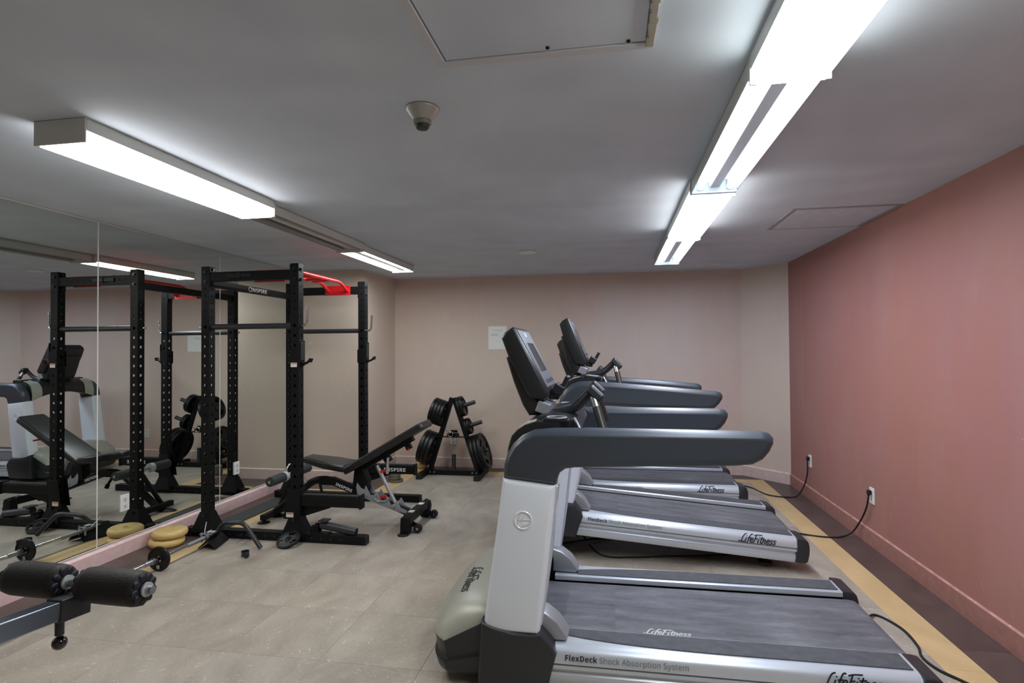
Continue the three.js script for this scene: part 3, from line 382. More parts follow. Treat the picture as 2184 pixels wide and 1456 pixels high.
// ------------------------------------------------------------------ power rack
const RA = -3.2, RB = -2.425, RF = -4.095, RK = -5.295, RH = 2.143, PW = 0.07;
{
  const t = thing('power_rack', 'tall black steel power rack with red pull-up grips beside the mirror', 'power rack', [(RA + RB) / 2, 0, (RF + RK) / 2]);
  const ox = -(RA + RB) / 2, oz = -(RF + RK) / 2, P = g => g.translate(ox, 0, oz);
  function face(w) { // one wall of a post with its row of holes
    const s = new THREE.Shape(); s.moveTo(-w / 2, 0.02); s.lineTo(w / 2, 0.02); s.lineTo(w / 2, RH); s.lineTo(-w / 2, RH);
    const hole = (y, r) => { const h = new THREE.Path(); h.absarc(0, y, r, 0, Math.PI * 2, true); s.holes.push(h); };
    for (let y = 1.66; y > 0.22; y -= 0.0777) hole(y, 0.0125); for (let y = 1.735; y < 2.1; y += 0.0575) hole(y, 0.0062);
    const g = new THREE.ExtrudeGeometry(s, { depth: 0.004, bevelEnabled: false, curveSegments: 6 }); return g;
  }
  function post(x, z) {
    const g = []; for (let k = 0; k < 4; k++) { const f = face(k % 2 ? PW - 0.0085 : PW).translate(0, 0, PW / 2 - 0.004); g.push(at(f, 0, 0, 0, 0, k * Math.PI / 2)); }
    g.push(box(PW - 0.009, 0.004, PW - 0.009, 0, RH - 0.003, 0)); return P(mergeGeometries(g.map(q => q.index ? q.toNonIndexed() : q)).translate(x, 0, z));
  }
  const bolt = (x, y, z, nx, nz) => { const b = [cyl([x, y, z], [x + nx * 0.003, y, z + nz * 0.003], 0.014, 16), cyl([x + nx * 0.003, y, z + nz * 0.003], [x + nx * 0.012, y, z + nz * 0.012], 0.009, 6)]; return b.map(P); };
  const boltM = std(0x3a3e42, 0.3, 0.7);
  for (const [x, z] of [[RA, RF], [RB, RF], [RA, RK], [RB, RK]]) {
    const p = obj('post', post(x, z), mBlack, t); const sz = z === RF ? 1 : -1;
    obj('bolt', [...bolt(x, 2.1, z + PW / 2 * sz, 0, sz), ...bolt(x, 2.02, z + PW / 2 * sz, 0, sz), ...bolt(x + PW / 2, 2.1, z, 1, 0), ...bolt(x + PW / 2, 2.02, z, 1, 0)], boltM, p);
    const f = new THREE.CylinderGeometry(0.062, 0.135, 0.15, 4, 1, false, Math.PI / 4); f.scale(1, 1, 0.8); const ft = obj('foot_bracket', P(toCreasedNormals(f, 0.3).translate(x, 0.115, z)), mBlack, t);
    obj('bolt', [...bolt(x, 0.075, z + 0.068 * sz, 0, sz), ...bolt(x, 0.165, z + 0.05 * sz, 0, sz)], boltM, ft);
  }
  for (const z of [RF, RK]) { const b = obj('base_beam', P(rbox(1.52, 0.066, 0.07, 0.004, -2.605, 0.0335, z + (z === RF ? 0.02 : 0))), mBlack, t); const k = []; for (let x = -3.05; x < -2.0; x += 0.0777) if (Math.abs(x - RB) > 0.12) k.push(P(cyl([x, 0.036, z + 0.054], [x, 0.036, z + 0.0575], 0.009, 10))); obj('bolt', k, boltM, b); obj('end_plug', P(rbox(0.012, 0.06, 0.064, 0.003, -1.841, 0.0335, z + (z === RF ? 0.02 : 0))), mRubber, b); }
  for (const z of [RF, RK]) {
    const c = obj('crossmember', [P(span(RA + PW / 2, RB - PW / 2, 2.022, 2.097, z - 0.03, z + 0.03, 0.004)), P(span(RA + PW / 2, RA + PW / 2 + 0.006, 1.985, 2.135, z - 0.034, z + 0.034, 0.002)), P(span(RB - PW / 2 - 0.006, RB - PW / 2, 1.985, 2.135, z - 0.034, z + 0.034, 0.002))], mBlack, t);
    const k = []; for (let x = RA + 0.085; x < RB - 0.05; x += 0.058) k.push(P(cyl([x, 2.06, z + 0.0302], [x, 2.06, z + 0.0312], 0.006, 10))); obj('hole', k, std(0x030303, 0.9), c);
    const n = []; for (const [x, s] of [[RA + PW / 2 + 0.006, 1], [RB - PW / 2 - 0.006, -1]]) for (const y of [2.0, 2.12]) n.push(P(cyl([x, y, z], [x + s * 0.012, y, z], 0.011, 6))); obj('bolt', n, boltM, c);
    if (z === RF) obj('adjuster_plate', [P(rbox(0.21, 0.032, 0.01, 0.003, -2.905, 2.062, z + 0.034)), P(rbox(0.02, 0.045, 0.018, 0.003, -2.9, 2.062, z + 0.036))], std(0x08090a, 0.5), c);
  }
  const lb = obj('logo_beam', P(span(RA - 0.025, RA + 0.03, 1.985, 2.042, RK + PW / 2, RF - PW / 2, 0.004)), mBlack, t);
  const tx = letters('INSPIRE', 0.036, 0.001, font); tx.scale(1.25, 1, 1); const lo = at(new THREE.RingGeometry(0.016, 0.023, 24, 1, 0.5, 5.2), -0.13, 0, 0.0008); obj('lettering', [P(at(tx, RA + 0.0302, 2.014, -4.72, 0, Math.PI / 2)), P(at(lo, RA + 0.0302, 2.014, -4.72, 0, Math.PI / 2))], mWhiteInk, lb);
  // red multi-grip between the two crossmembers
  for (const z of [RF, RK]) { const s = z === RF ? -1 : 1; obj('grip_bracket', P(span(-2.81, -2.545, 2.012, 2.108, z + s * 0.0305 - 0.003, z + s * 0.0305 + 0.003, 0.002)), mRed, t); }
  for (const x of [-2.575, -2.77]) obj('pull_up_bar', P(pipe([[x, 2.05, RK + 0.03], [x, 2.125, RK + 0.19], [x, 2.125, RF - 0.19], [x, 2.05, RF - 0.03]], 0.0155, 0.06, 60)), mRed, t);
  for (const z of [-4.5, -4.62, -4.78, -4.9]) obj('cross_grip', P(pipe([[-2.575, 2.118, z], [-2.77, 2.118, z + (z > -4.7 ? 0.05 : -0.05)]], 0.0135, 0.01, 12)), mRed, t);
  // folded landmine sleeve bolted to the front base beam
  const lm = obj('landmine_sleeve', [P(cyl([-2.21, 0.132, RF + 0.02], [-1.925, 0.088, RF + 0.02], 0.031, 24)), P(rbox(0.07, 0.012, 0.08, 0.004, -2.185, 0.166, RF + 0.02))], mBlackSatin, t);
  obj('sleeve_bore', P(cyl([-1.935, 0.0896, RF + 0.02], [-1.9235, 0.0878, RF + 0.02], 0.025, 20)), std(0x040404, 0.8), lm);
  obj('pivot_bracket', [P(extr([[-2.285, 0.065], [-2.225, 0.065], [-2.225, 0.12], [-2.24, 0.135], [-2.27, 0.135], [-2.285, 0.12]], 0.008, 0.001).translate(0, 0, RF + 0.05)), P(extr([[-2.285, 0.065], [-2.225, 0.065], [-2.225, 0.12], [-2.24, 0.135], [-2.27, 0.135], [-2.285, 0.12]], 0.008, 0.001).translate(0, 0, RF - 0.01)), P(cyl([-2.255, 0.112, RF - 0.02], [-2.255, 0.112, RF + 0.06], 0.012, 14)), P(rbox(0.12, 0.006, 0.07, 0.002, -2.2, 0.07, RF + 0.02))], mBlack, lm);
  for (const x of [-2.86, -2.79]) obj('band_peg', [P(cyl([x, 0.036, RF + 0.05], [x + 0.03, 0.05, RF + 0.11], 0.009, 12)), P(cyl([x + 0.028, 0.049, RF + 0.108], [x + 0.033, 0.0505, RF + 0.114], 0.012, 12))], mBlack, t);
}
function safetyPipe(z, label) { const t = thing('safety_pipe', label, 'safety bar', [(RA + RB) / 2, 1.66, z], 0, 'safety pipes of the rack'); const ox = -(RA + RB) / 2, g = q => q.translate(ox, -1.66, -z);
  obj('pipe', g(cyl([RA + PW / 2 + 0.002, 1.66, z], [RB - PW / 2 - 0.002, 1.66, z], 0.022, 24)), mBlackSatin, t);
  obj('handle_pin', g(pipe([[RA - PW / 2 - 0.04, 1.66, z], [RB + PW / 2 + 0.05, 1.66, z], [RB + PW / 2 + 0.058, 1.81, z]], 0.0098, 0.035, 60)), mChrome, t); return t; }
safetyPipe(RF, 'black safety pipe with chrome bent handle on the front rack posts'); safetyPipe(RK, 'black safety pipe with chrome bent handle on the rear rack posts');
function jCup(z, label) { const t = thing('j_cup', label, 'bar hook', [RB, 1.36, z], 0, 'bar hooks on the rack'); const k = PW / 2;
  obj('sleeve', [rbox(0.006, 0.19, PW + 0.016, 0.002, k + 0.0055, 0.09, 0), rbox(PW + 0.014, 0.13, 0.006, 0.002, 0, 0.05, k + 0.0055), rbox(PW + 0.014, 0.13, 0.006, 0.002, 0, 0.05, -k - 0.0055)], mBlack, t);
  obj('hook', [pipe([[k + 0.008, 0.005, 0], [k + 0.045, 0.005, 0], [k + 0.075, 0.03, 0]], 0.01, 0.02, 24), at(rbox(0.014, 0.034, 0.05, 0.004), k + 0.08, 0.03, 0, 0, 0, -0.35)], mBlack, t);
  obj('wear_pad', rbox(0.006, 0.14, 0.045, 0.002, k + 0.0115, 0.1, 0), std(0x2c3033, 0.55), t);
  if (z === RF) { obj('warning_label', box(0.052, 0.034, 0.001, 0, -0.005, k + 0.0092), std(0xd6d4cd, 0.5), t); obj('label_stripe', box(0.046, 0.007, 0.001, 0, 0.005, k + 0.0098), std(0xc8661e, 0.5), t); } return t; }
jCup(RF, 'black bar hook on the front right rack post'); jCup(RK, 'black bar hook on the rear right rack post');
function spotter(z, label) { const t = thing('spotter_arm', label, 'spotter arm', [RB, 0.31, z], 0, 'spotter arms of the rack'); const k = PW / 2;
  const side = s => extr([[-0.055, 0.09], [0.042, 0.09], [0.05, 0.09], [0.036, -0.145], [-0.09, -0.14]], 0.006, 0.0015).translate(0, 0, s * (k + 0.006));
  obj('bracket', [side(1), side(-1), at(rbox(0.008, 0.24, PW + 0.02, 0.002), k + 0.012, -0.03, 0, 0, 0, 0)], mBlack, t);
  const b = obj('beam', rbox(0.48, 0.082, 0.062, 0.004, k + 0.256, 0, 0), mBlack, t);
  obj('end_plate', rbox(0.016, 0.105, 0.075, 0.003, k + 0.5, 0.004, 0), mBlack, t); obj('pad', rbox(0.46, 0.008, 0.05, 0.003, k + 0.25, 0.0445, 0), mRubber, t);
  obj('gusset', extr([[k + 0.014, -0.04], [k + 0.26, -0.04], [k + 0.24, -0.055], [k + 0.014, -0.13]], 0.01, 0.001), mBlack, t);
  const tx = letters('INSPIRE', 0.034, 0.001, font); tx.scale(1.25, 1, 1); if (z === RK) obj('lettering', at(tx, k + 0.3, 0.0, 0.0312), mWhiteInk, b);
  if (z === RF) { obj('warning_label', box(0.06, 0.036, 0.001, -0.035, -0.108, k + 0.0098), std(0xd6d4cd, 0.5), t); obj('label_stripe', box(0.052, 0.009, 0.001, -0.035, -0.097, k + 0.0104), std(0xc8661e, 0.5), t); } return t; }
spotter(RF, 'low black spotter arm on the front rack post'); spotter(RK, 'lettered black spotter arm on the rear rack post behind the bench');

// ------------------------------------------------------------------ adjustable bench
{
  const t = thing('weight_bench', 'black adjustable bench with inclined backrest and grey ladder frame', 'bench', [-2.25, 0, -4.6]); const ox = 2.25, P = g => g.translate(ox, 0, 0);
  const fr = pipe([[-2.94, 0.05, 0], [-2.56, 0.345, 0], [-2.42, 0.355, 0], [-1.66, 0.085, 0]], 0.032, 0.1, 60, 12); obj('main_frame', [P(fr), P(extr([[-2.5, 0.31], [-2.38, 0.31], [-2.12, 0.215], [-2.12, 0.28], [-2.38, 0.375], [-2.5, 0.37]], 0.062, 0.006))], mBlack, t);
  const tx = letters('INSPIRE', 0.025, 0.001, font); tx.scale(1.2, 1, 1); obj('lettering', P(at(tx, -2.27, 0.297, 0.0318, 0, 0, -0.36)), mWhiteInk, t.children[0]);
  const lad = []; const e = [[-2.15, 0.31], [-2.14, 0.345], [-2.125, 0.325], [-2.105, 0.3], [-2.075, 0.29], [-2.065, 0.325], [-2.05, 0.3], [-2.02, 0.245], [-1.985, 0.25], [-1.97, 0.28], [-1.955, 0.255], [-1.925, 0.205], [-1.89, 0.21], [-1.875, 0.235], [-1.86, 0.21], [-1.84, 0.17], [-1.81, 0.175], [-1.79, 0.21], [-1.77, 0.18], [-1.755, 0.15], [-1.7, 0.125], [-1.705, 0.105], [-1.78, 0.115], [-1.95, 0.17], [-2.08, 0.22], [-2.14, 0.25]];
  for (const s of [1, -1]) obj('ladder_plate', P(extr(e, 0.006, 0.001).translate(0, 0, s * 0.05)), std(0x9b9fa2, 0.4, 0.3), t);
  obj('ladder_bolt', [[-2.05, 0.235], [-1.76, 0.125]].map(([x, y]) => P(cyl([x, y, -0.06], [x, y, 0.06], 0.009, 12))), mZinc, t);
  obj('prop', [P(cyl([-1.985, 0.485, 0], [-1.816, 0.165, 0], 0.0165, 20)), P(cyl([-1.816, 0.165, -0.075], [-1.816, 0.165, 0.075], 0.011, 14))], std(0xc2c5c8, 0.28, 0.6), t);
  const ang = Math.atan2(0.4, 0.69), pad = (o, l, w, th) => { const s = new THREE.Shape(), r = 0.035, a = l / 2, b = w / 2; s.moveTo(-a + r, -b); s.lineTo(a - r, -b * 0.9); s.quadraticCurveTo(a, -b * 0.9, a, -b * 0.9 + r); s.lineTo(a, b * 0.9 - r); s.quadraticCurveTo(a, b * 0.9, a - r, b * 0.9); s.lineTo(-a + r, b); s.quadraticCurveTo(-a, b, -a, b - r); s.lineTo(-a, -b + r); s.quadraticCurveTo(-a, -b, -a + r, -b); const g = extr(s, th, 0.014, { seg: 4, angle: 0.9 }); at(g, 0, 0, 0, -Math.PI / 2); return g; };
  const back = pad(0, 0.8, 0.29, 0.06); at(back, 0, 0, 0, 0, 0, ang); obj('backrest', P(back.translate(-1.885, 0.648, 0)), mVinyl, t);
  obj('back_beam', [P(bar([-2.12, 0.46, 0], [-1.66, 0.727, 0], 0.05, 0.05)), P(bar([-1.72, 0.69, 0], [-1.69, 0.63, 0], 0.04, 0.05)), P(bar([-1.9, 0.56, 0], [-1.87, 0.52, 0], 0.05, 0.06))], mBlack, t);
  for (const g of [cyl([-1.7, 0.645, 0.02], [-1.67, 0.638, 0.075], 0.008, 12), cyl([-1.93, 0.445, 0.05], [-1.885, 0.455, 0.05], 0.012, 14), cyl([-1.93, 0.23, 0.06], [-1.875, 0.245, 0.06], 0.011, 14)]) obj('red_tip', P(g), mRed, t);
  obj('lever', [P(cyl([-1.865, 0.565, 0.05], [-1.872, 0.43, 0.05], 0.012, 14)), P(pipe([[-1.96, 0.255, 0.06], [-1.99, 0.225, 0.06], [-1.95, 0.195, 0.06], [-1.88, 0.2, 0.06], [-1.86, 0.225, 0.06], [-1.89, 0.25, 0.06]], 0.005, 0.02, 40, 8))], std(0xbfc2c4, 0.3, 0.6), t);
  obj('hinge_post', [P(bar([-2.12, 0.27, 0], [-2.13, 0.47, 0], 0.06, 0.075)), P(extr([[-2.19, 0.28], [-2.07, 0.25], [-2.05, 0.36], [-2.1, 0.47], [-2.17, 0.47]], 0.09, 0.006)), P(cyl([-2.14, 0.45, -0.06], [-2.14, 0.45, 0.06], 0.012, 14))], mBlack, t);
  const seat = extr([[-0.2, -0.08], [0.02, -0.145], [0.19, -0.145], [0.2, -0.135], [0.2, 0.135], [0.19, 0.145], [0.02, 0.145], [-0.2, 0.08], [-0.21, 0.07], [-0.21, -0.07]], 0.055, 0.014, { seg: 4, angle: 0.9 }); at(seat, 0, 0, 0, -Math.PI / 2); at(seat, 0, 0, 0, 0, 0, -0.14); const st = obj('seat', P(seat.translate(-2.42, 0.5, 0)), mVinyl, t);
  obj('seat_post', [P(bar([-2.46, 0.34, 0], [-2.46, 0.47, 0], 0.05, 0.05)), P(at(rbox(0.24, 0.02, 0.08, 0.004), -2.4, 0.468, 0, 0, 0, -0.14))], mBlack, t);
  obj('adjust_knob', [P(cyl([-2.5, 0.33, 0.02], [-2.46, 0.24, 0.05], 0.012, 14)), P(cyl([-2.465, 0.25, 0.048], [-2.455, 0.215, 0.056], 0.019, 14))], mBlack, t);
  // rear stabiliser, wheels
  obj('rear_foot', [P(rbox(0.07, 0.07, 0.44, 0.012, -1.635, 0.11, 0)), P(extr([[-1.675, 0.005], [-1.6, 0.005], [-1.59, 0.1], [-1.6, 0.135], [-1.64, 0.15], [-1.67, 0.13]], 0.075, 0.01).translate(0, 0, 0.245)), P(extr([[-1.675, 0.005], [-1.6, 0.005], [-1.59, 0.1], [-1.6, 0.135], [-1.64, 0.15], [-1.67, 0.13]], 0.075, 0.01).translate(0, 0, -0.245))], mBlack, t);
  for (const s of [1, -1]) { obj('floor_pad', P(lathe([[0, 0], [0.045, 0], [0.045, 0.006], [0.02, 0.01], [0, 0.01]], 28).translate(-1.645, 0.0004, s * 0.285)), mRubber, t); const w = obj('wheel', P(cyl([-1.55, 0.036, s * 0.19], [-1.55, 0.036, s * 0.225], 0.034, 28)), mRubber, t); obj('hub', P(cyl([-1.55, 0.036, s * 0.186], [-1.55, 0.036, s * 0.229], 0.009, 14)), mZinc, w); obj('wheel_bracket', P(bar([-1.62, 0.07, s * 0.178], [-1.545, 0.036, s * 0.178], 0.01, 0.04, 0.003)), mBlack, t); obj('sticker', P(box(0.045, 0.001, 0.06, -1.635, 0.1456, s * 0.12)), mWhiteInk, t); }
  // front foot with leg rollers
  obj('front_foot', [P(lathe([[0, 0], [0.075, 0], [0.075, 0.006], [0.03, 0.02], [0, 0.022]], 32).scale(1.5, 1, 0.75).translate(-2.97, 0.0004, -0.06)), P(rbox(0.05, 0.05, 0.34, 0.008, -2.945, 0.047, 0)), P(lathe([[0, 0], [0.05, 0], [0.05, 0.006], [0.02, 0.012], [0, 0.02]], 28).translate(-2.945, 0.0004, 0.15)), P(bar([-2.95, 0.04, -0.06], [-2.76, 0.36, 0], 0.03, 0.035))], mBlack, t);
  obj('roller_axle', [P(bar([-2.62, 0.3, 0], [-2.8, 0.39, 0], 0.045, 0.045)), P(cyl([-2.79, 0.385, -0.31], [-2.79, 0.385, 0.31], 0.013, 16))], mSteel, t);
  for (const s of [1, -1]) { const r = obj('foam_roller', P(cyl([-2.79, 0.385, s * 0.09], [-2.79, 0.385, s * 0.3], 0.04, 28)), std(0x2f3736, 0.7), t); obj('roller_ring', P(cyl([-2.79, 0.385, s * 0.07], [-2.79, 0.385, s * 0.11], 0.042, 28)), std(0xb9bebf, 0.4), r); }
  obj('pull_handle', P(pipe([[-2.74, 0.36, 0.05], [-2.8, 0.42, 0.05], [-2.79, 0.48, 0.02], [-2.74, 0.49, -0.02]], 0.006, 0.03, 40, 8)), mChrome, t);
}

// ------------------------------------------------------------------ plates
function plateParts(t, r, th, m, o = {}) { // axis along x
  const s = new THREE.Shape(); s.absarc(0, 0, r * 0.9, 0, Math.PI * 2); const c = new THREE.Path(); c.absarc(0, 0, 0.026, 0, Math.PI * 2, true); s.holes.push(c);
  if (!o.solid) for (let k = 0; k < 3; k++) { const a = k * 2.0944 + 0.5, h = new THREE.Path(), r1 = r * 0.62, w = 0.42, d = Math.min(0.022, r * 0.14); h.absarc(0, 0, r1 + d, a - w, a + w, false); h.absarc(0, 0, r1 - d, a + w, a - w, true); s.holes.push(h); }
  const disc = new THREE.ExtrudeGeometry(s, { depth: th * 0.5, bevelEnabled: false, curveSegments: 20 }).translate(0, 0, -th * 0.25); at(disc, 0, 0, 0, 0, Math.PI / 2);
  const L = p => at(lathe(p, 40), 0, 0, 0, 0, 0, -Math.PI / 2);
  obj('disc', disc, m, t); obj('rim', L([[r * 0.86, -th * 0.25], [r * 0.88, -th / 2], [r * 0.975, -th / 2], [r, -th * 0.34], [r, th * 0.34], [r * 0.975, th / 2], [r * 0.88, th / 2], [r * 0.86, th * 0.25]]), m, t);
  obj('hub', L([[0.0262, -th / 2], [r * 0.26, -th / 2], [r * 0.32, -th * 0.25], [r * 0.32, th * 0.25], [r * 0.26, th / 2], [0.0262, th / 2], [0.0262, -th / 2]]), o.hub ?? m, t);
}
const PROTO = {};
function plate(kind, r, th, pos, rot, label, group, m = mIron, o = {}) {
  let t; if (PROTO[kind]) { t = PROTO[kind].clone(); t.name = numbered('weight_plate'); t.userData = {}; scene.add(t); } else { t = thing('weight_plate', label, 'weight plate'); plateParts(t, r, th, m, o); PROTO[kind] = t; }
  t.position.set(...pos); t.rotation.set(...rot, 'ZYX'); t.userData = { label, category: 'weight plate', group }; return t;
}
{ // weight tree against the back wall
  const zt = -6.5, t = thing('weight_tree', 'black A-frame weight tree holding iron plates by the back wall', 'weight rack', [-1.85, 0, zt]); const P = g => g.translate(1.85, 0, -zt);
  const apex = [-1.853, 0.905], lb = [-2.135, 0.06], rb = [-1.56, 0.06];
  const leg = (b, s) => { const o = obj('frame_leg', P(bar([b[0], b[1], zt], [apex[0] + s * 0.012, apex[1], zt], 0.055, 0.045, 0.005, [0, 0, 1])), mBlack, t); return o; };
  leg(lb, -1); leg(rb, 1);
  for (const x of [-2.185, -1.51]) { const f = obj('base_foot', P(rbox(0.06, 0.06, 0.5, 0.005, x, 0.031, -6.47)), mBlack, t); obj('end_cap', P(rbox(0.068, 0.062, 0.03, 0.006, x, 0.032, -6.23)), mRubber, f); }
  const cb = obj('crossbar', P(rbox(0.62, 0.055, 0.05, 0.004, -1.848, 0.0345, zt)), mBlack, t); obj('bolt', [-2.13, -2.08, -1.62, -1.57].map(x => P(cyl([x, 0.036, zt + 0.024], [x, 0.036, zt + 0.03], 0.009, 10))), mZinc, cb);
  obj('bar_holder', [P(cyl([-1.848, 0.06, zt], [-1.848, 0.245, zt], 0.024, 24))], mBlackSatin, t); obj('tray', P(rbox(0.36, 0.006, 0.09, 0.002, -1.845, 0.448, zt)), mBlack, t);
  const dir = s => [s * 0.948, 0.317], on = (s, y) => [s < 0 ? lb[0] + (apex[0] - lb[0]) * (y - lb[1]) / (apex[1] - lb[1]) : rb[0] + (apex[0] - rb[0]) * (y - rb[1]) / (apex[1] - rb[1]), y];
  const sets = [[-1, 0.7, 4, 'a', 0.155, 0.038, 'upper left'], [-1, 0.285, 3, 'b', 0.2, 0.046, 'lower left'], [1, 0.785, 2, 'c', 0.12, 0.03, 'upper right'], [1, 0.555, 2, 'd', 0.096, 0.028, 'middle right'], [1, 0.246, 3, 'e', 0.214, 0.044, 'lower right']];
  for (const [s, y, n, k, r, th, where] of sets) {
    const d = dir(s), b = on(s, y), q = u => [b[0] + d[0] * u, b[1] + d[1] * u];
    const e = q(s < 0 ? 0.037 + n * (th + 0.002) : k === 'e' ? 0.195 : 0.235), e0 = q(0.02); obj('plate_peg', P(cyl([e0[0], e0[1], zt], [e[0], e[1], zt], 0.0235, 20)), mBlackSatin, t);
    for (let i = 0; i < n; i++) { const c = q(0.035 + th * (i + 0.5) + 0.002 * i), ord = ['innermost', 'second', i === n - 1 ? 'outermost' : 'third', 'outermost'][i === n - 1 ? 3 : i]; plate(k, r, th, [c[0], c[1], zt], [i * 0.7 + 0.3, 0, s < 0 ? Math.PI - Math.asin(0.317) : Math.asin(0.317)], `black iron plate, ${ord} on the ${where} peg of the weight tree`, 'plates on the weight tree'); }
  }
}
// spring and clamp collars left on the tree's tray
function collar(pos, ry, label, m = std(0x14181f, 0.4), tilt = 0) { const t = thing('barbell_collar', label, 'collar', pos, ry, 'barbell collars'); t.rotation.z = tilt;
  obj('ring', [extr((() => { const s = new THREE.Shape(); s.absarc(0, 0, 0.034, 0, 6.2832); const h = new THREE.Path(); h.absarc(0, 0, 0.0255, 0, 6.2832, true); s.holes.push(h); return s; })(), 0.036, 0.003, { cs: 20 }), rbox(0.026, 0.02, 0.034, 0.004, 0.037, 0.004, 0)].map(g => at(g, 0, 0.0185, 0, Math.PI / 2)), m, t);
  obj('lever', at(rbox(0.012, 0.03, 0.03, 0.004), 0.055, 0.0185, 0.012, 0, 0.5, 0), m, t); obj('liner', at(new THREE.CylinderGeometry(0.0262, 0.0262, 0.034, 24, 1, true), 0, 0.0185, 0), m === mBlack ? mRubber : std(0x22304a, 0.5), t); return t; }
collar([-2.6, 0, -3.71], -0.6, 'black clamp collar lying alone on the floor before the rack');
collar([-1.9, 0.4515, -6.49], 0.4, 'black clamp collar, left one on the tray of the weight tree', mBlack); collar([-1.81, 0.4515, -6.5], 2.2, 'black clamp collar, right one on the tray of the weight tree', mBlack); collar([-1.86, 0.488, -6.495], 1.2, 'black clamp collar stacked on top of the others on the tray', mBlack);
{ const t = thing('spring_clip', 'chrome spring clip hanging over the tray of the weight tree', 'clip', [-1.87, 0.4515, -6.452]); const c = []; for (let i = 0; i <= 60; i++) { const a = i / 60 * 6.2832 * 3; c.push([Math.cos(a) * 0.028, 0.033 + Math.sin(a) * 0.028, i / 60 * 0.018]); } obj('coil', spline(c, 0.0035, 160, 7), mChrome, t); for (const s of [-1, 1]) obj('handle', cyl([s * 0.02, 0.05, 0.009], [s * 0.06, 0.085 - (s > 0 ? 0.03 : 0), 0.012], 0.004, 10), mChrome, t); }
const goldLab = ['upper tan vinyl plate of the pair below the mirror', 'lower tan vinyl plate of the pair below the mirror'];
function tan(pos, r, h, label, rot = [0, 0, 0]) { const t = thing('weight_plate', label, 'weight plate', pos, 0, 'tan plates'); t.rotation.set(...rot); const g = lathe([[0.016, 0.01], [0.02, h * 0.12], [r * 0.5, 0.001], [r * 0.86, 0], [r * 0.96, h * 0.16], [r, h * 0.42], [r, h * 0.6], [r * 0.96, h * 0.85], [r * 0.86, h], [r * 0.5, h * 0.95], [0.03, h * 0.93], [0.016, h * 0.9], [0.016, 0.01]], 44); obj('body', g, mGold, t); obj('hub_ring', at(new THREE.TorusGeometry(0.02, 0.004, 8, 28), 0, h * 0.94, 0, Math.PI / 2), mGold, t); return t; }
tan([-3.332, 0.0605, -3.85], 0.122, 0.056, goldLab[0], [0.0, 0, 0.02]); tan([-3.346, 0.0005, -3.835], 0.122, 0.056, goldLab[1]);
tan([-2.27, 0.0655, -6.58], 0.075, 0.055, 'upper tan plate under the lower left peg of the weight tree'); tan([-2.265, 0.0005, -6.58], 0.075, 0.06, 'lower tan plate under the lower left peg of the weight tree');
{ // small grey plates stacked behind the bench
  const m = std(0x6e6b62, 0.5, 0.3); const y = [0.001, 0.031, 0.061, 0.09]; const lab = ['bottom', 'second', 'third', 'top']; const rs = [0.078, 0.068, 0.066, 0.064];
  for (let i = 0; i < 4; i++) plate('g' + i, rs[i], 0.027, [-2.415 + (i ? 0 : 0.02), y[i] + 0.0136, -6.08], [i, 0, Math.PI / 2], `small grey plate, ${lab[i]} of the low stack on the yellow stripe`, 'stacked grey plates', m, { solid: true });
}
{ const p = plate('lean', 0.09, 0.02, [-2.412, 0.0445, -3.957], [0, 0, 0], 'small black plate with grips leaning on the rack base', 'loose black plates', mIron, { hub: mSteel }); p.quaternion.setFromUnitVectors(V(1, 0, 0), V(-0.1, 0.9, 0.42).normalize()); }
plate('five', 0.081, 0.018, [-2.995, 0.0815, -3.365], [0, Math.PI / 2, 0], 'small black plate threaded on the barbell on the floor', 'loose black plates', mIron, { solid: true });
{ const t = scene.children[scene.children.length - 1]; const a = obj('print_patch', at(box(0.02, 0.022, 0.0006), 0.0, -0.052, 0.0, 0, Math.PI / 2, 0), std(0xcfd2cf, 0.5), t); a.position.set(-0.0094, 0, 0); const b = obj('numeral', at(letters('5', 0.016, 0.0006, font), 0, 0, 0, 0, -Math.PI / 2, 0), mInk, t); b.position.set(-0.0098, -0.052, 0); }
{ // barbell on the floor, one end in the landmine handle
  const t = thing('barbell', 'thin chrome barbell lying on the floor along the mirror', 'barbell', [-2.995, 0.0815, -2.6]); const z = q => q + 2.6;
  obj('bar', cyl([0, 0, z(-3.93)], [0, 0, z(-1.35)], 0.0135, 20), mChrome, t); obj('collar', [cyl([0, 0, z(-3.335)], [0, 0, z(-3.305)], 0.02, 20), cyl([0, 0, z(-3.3)], [0, 0, z(-3.24)], 0.0165, 20)], mSteel, t); obj('knurl', cyl([0, 0, z(-3.62)], [0, 0, z(-3.86)], 0.0152, 24), std(0x9da1a4, 0.55, 0.9), t); obj('end_sleeve', cyl([0, 0, z(-1.9)], [0, 0, z(-1.4)], 0.0165, 20), mSteel, t);
  plate('far', 0.081, 0.018, [-2.995, 0.0815, -1.55], [0, Math.PI / 2, 0], 'small black plate on the near end of the barbell, out of frame', 'loose black plates', mIron, { solid: true });
}
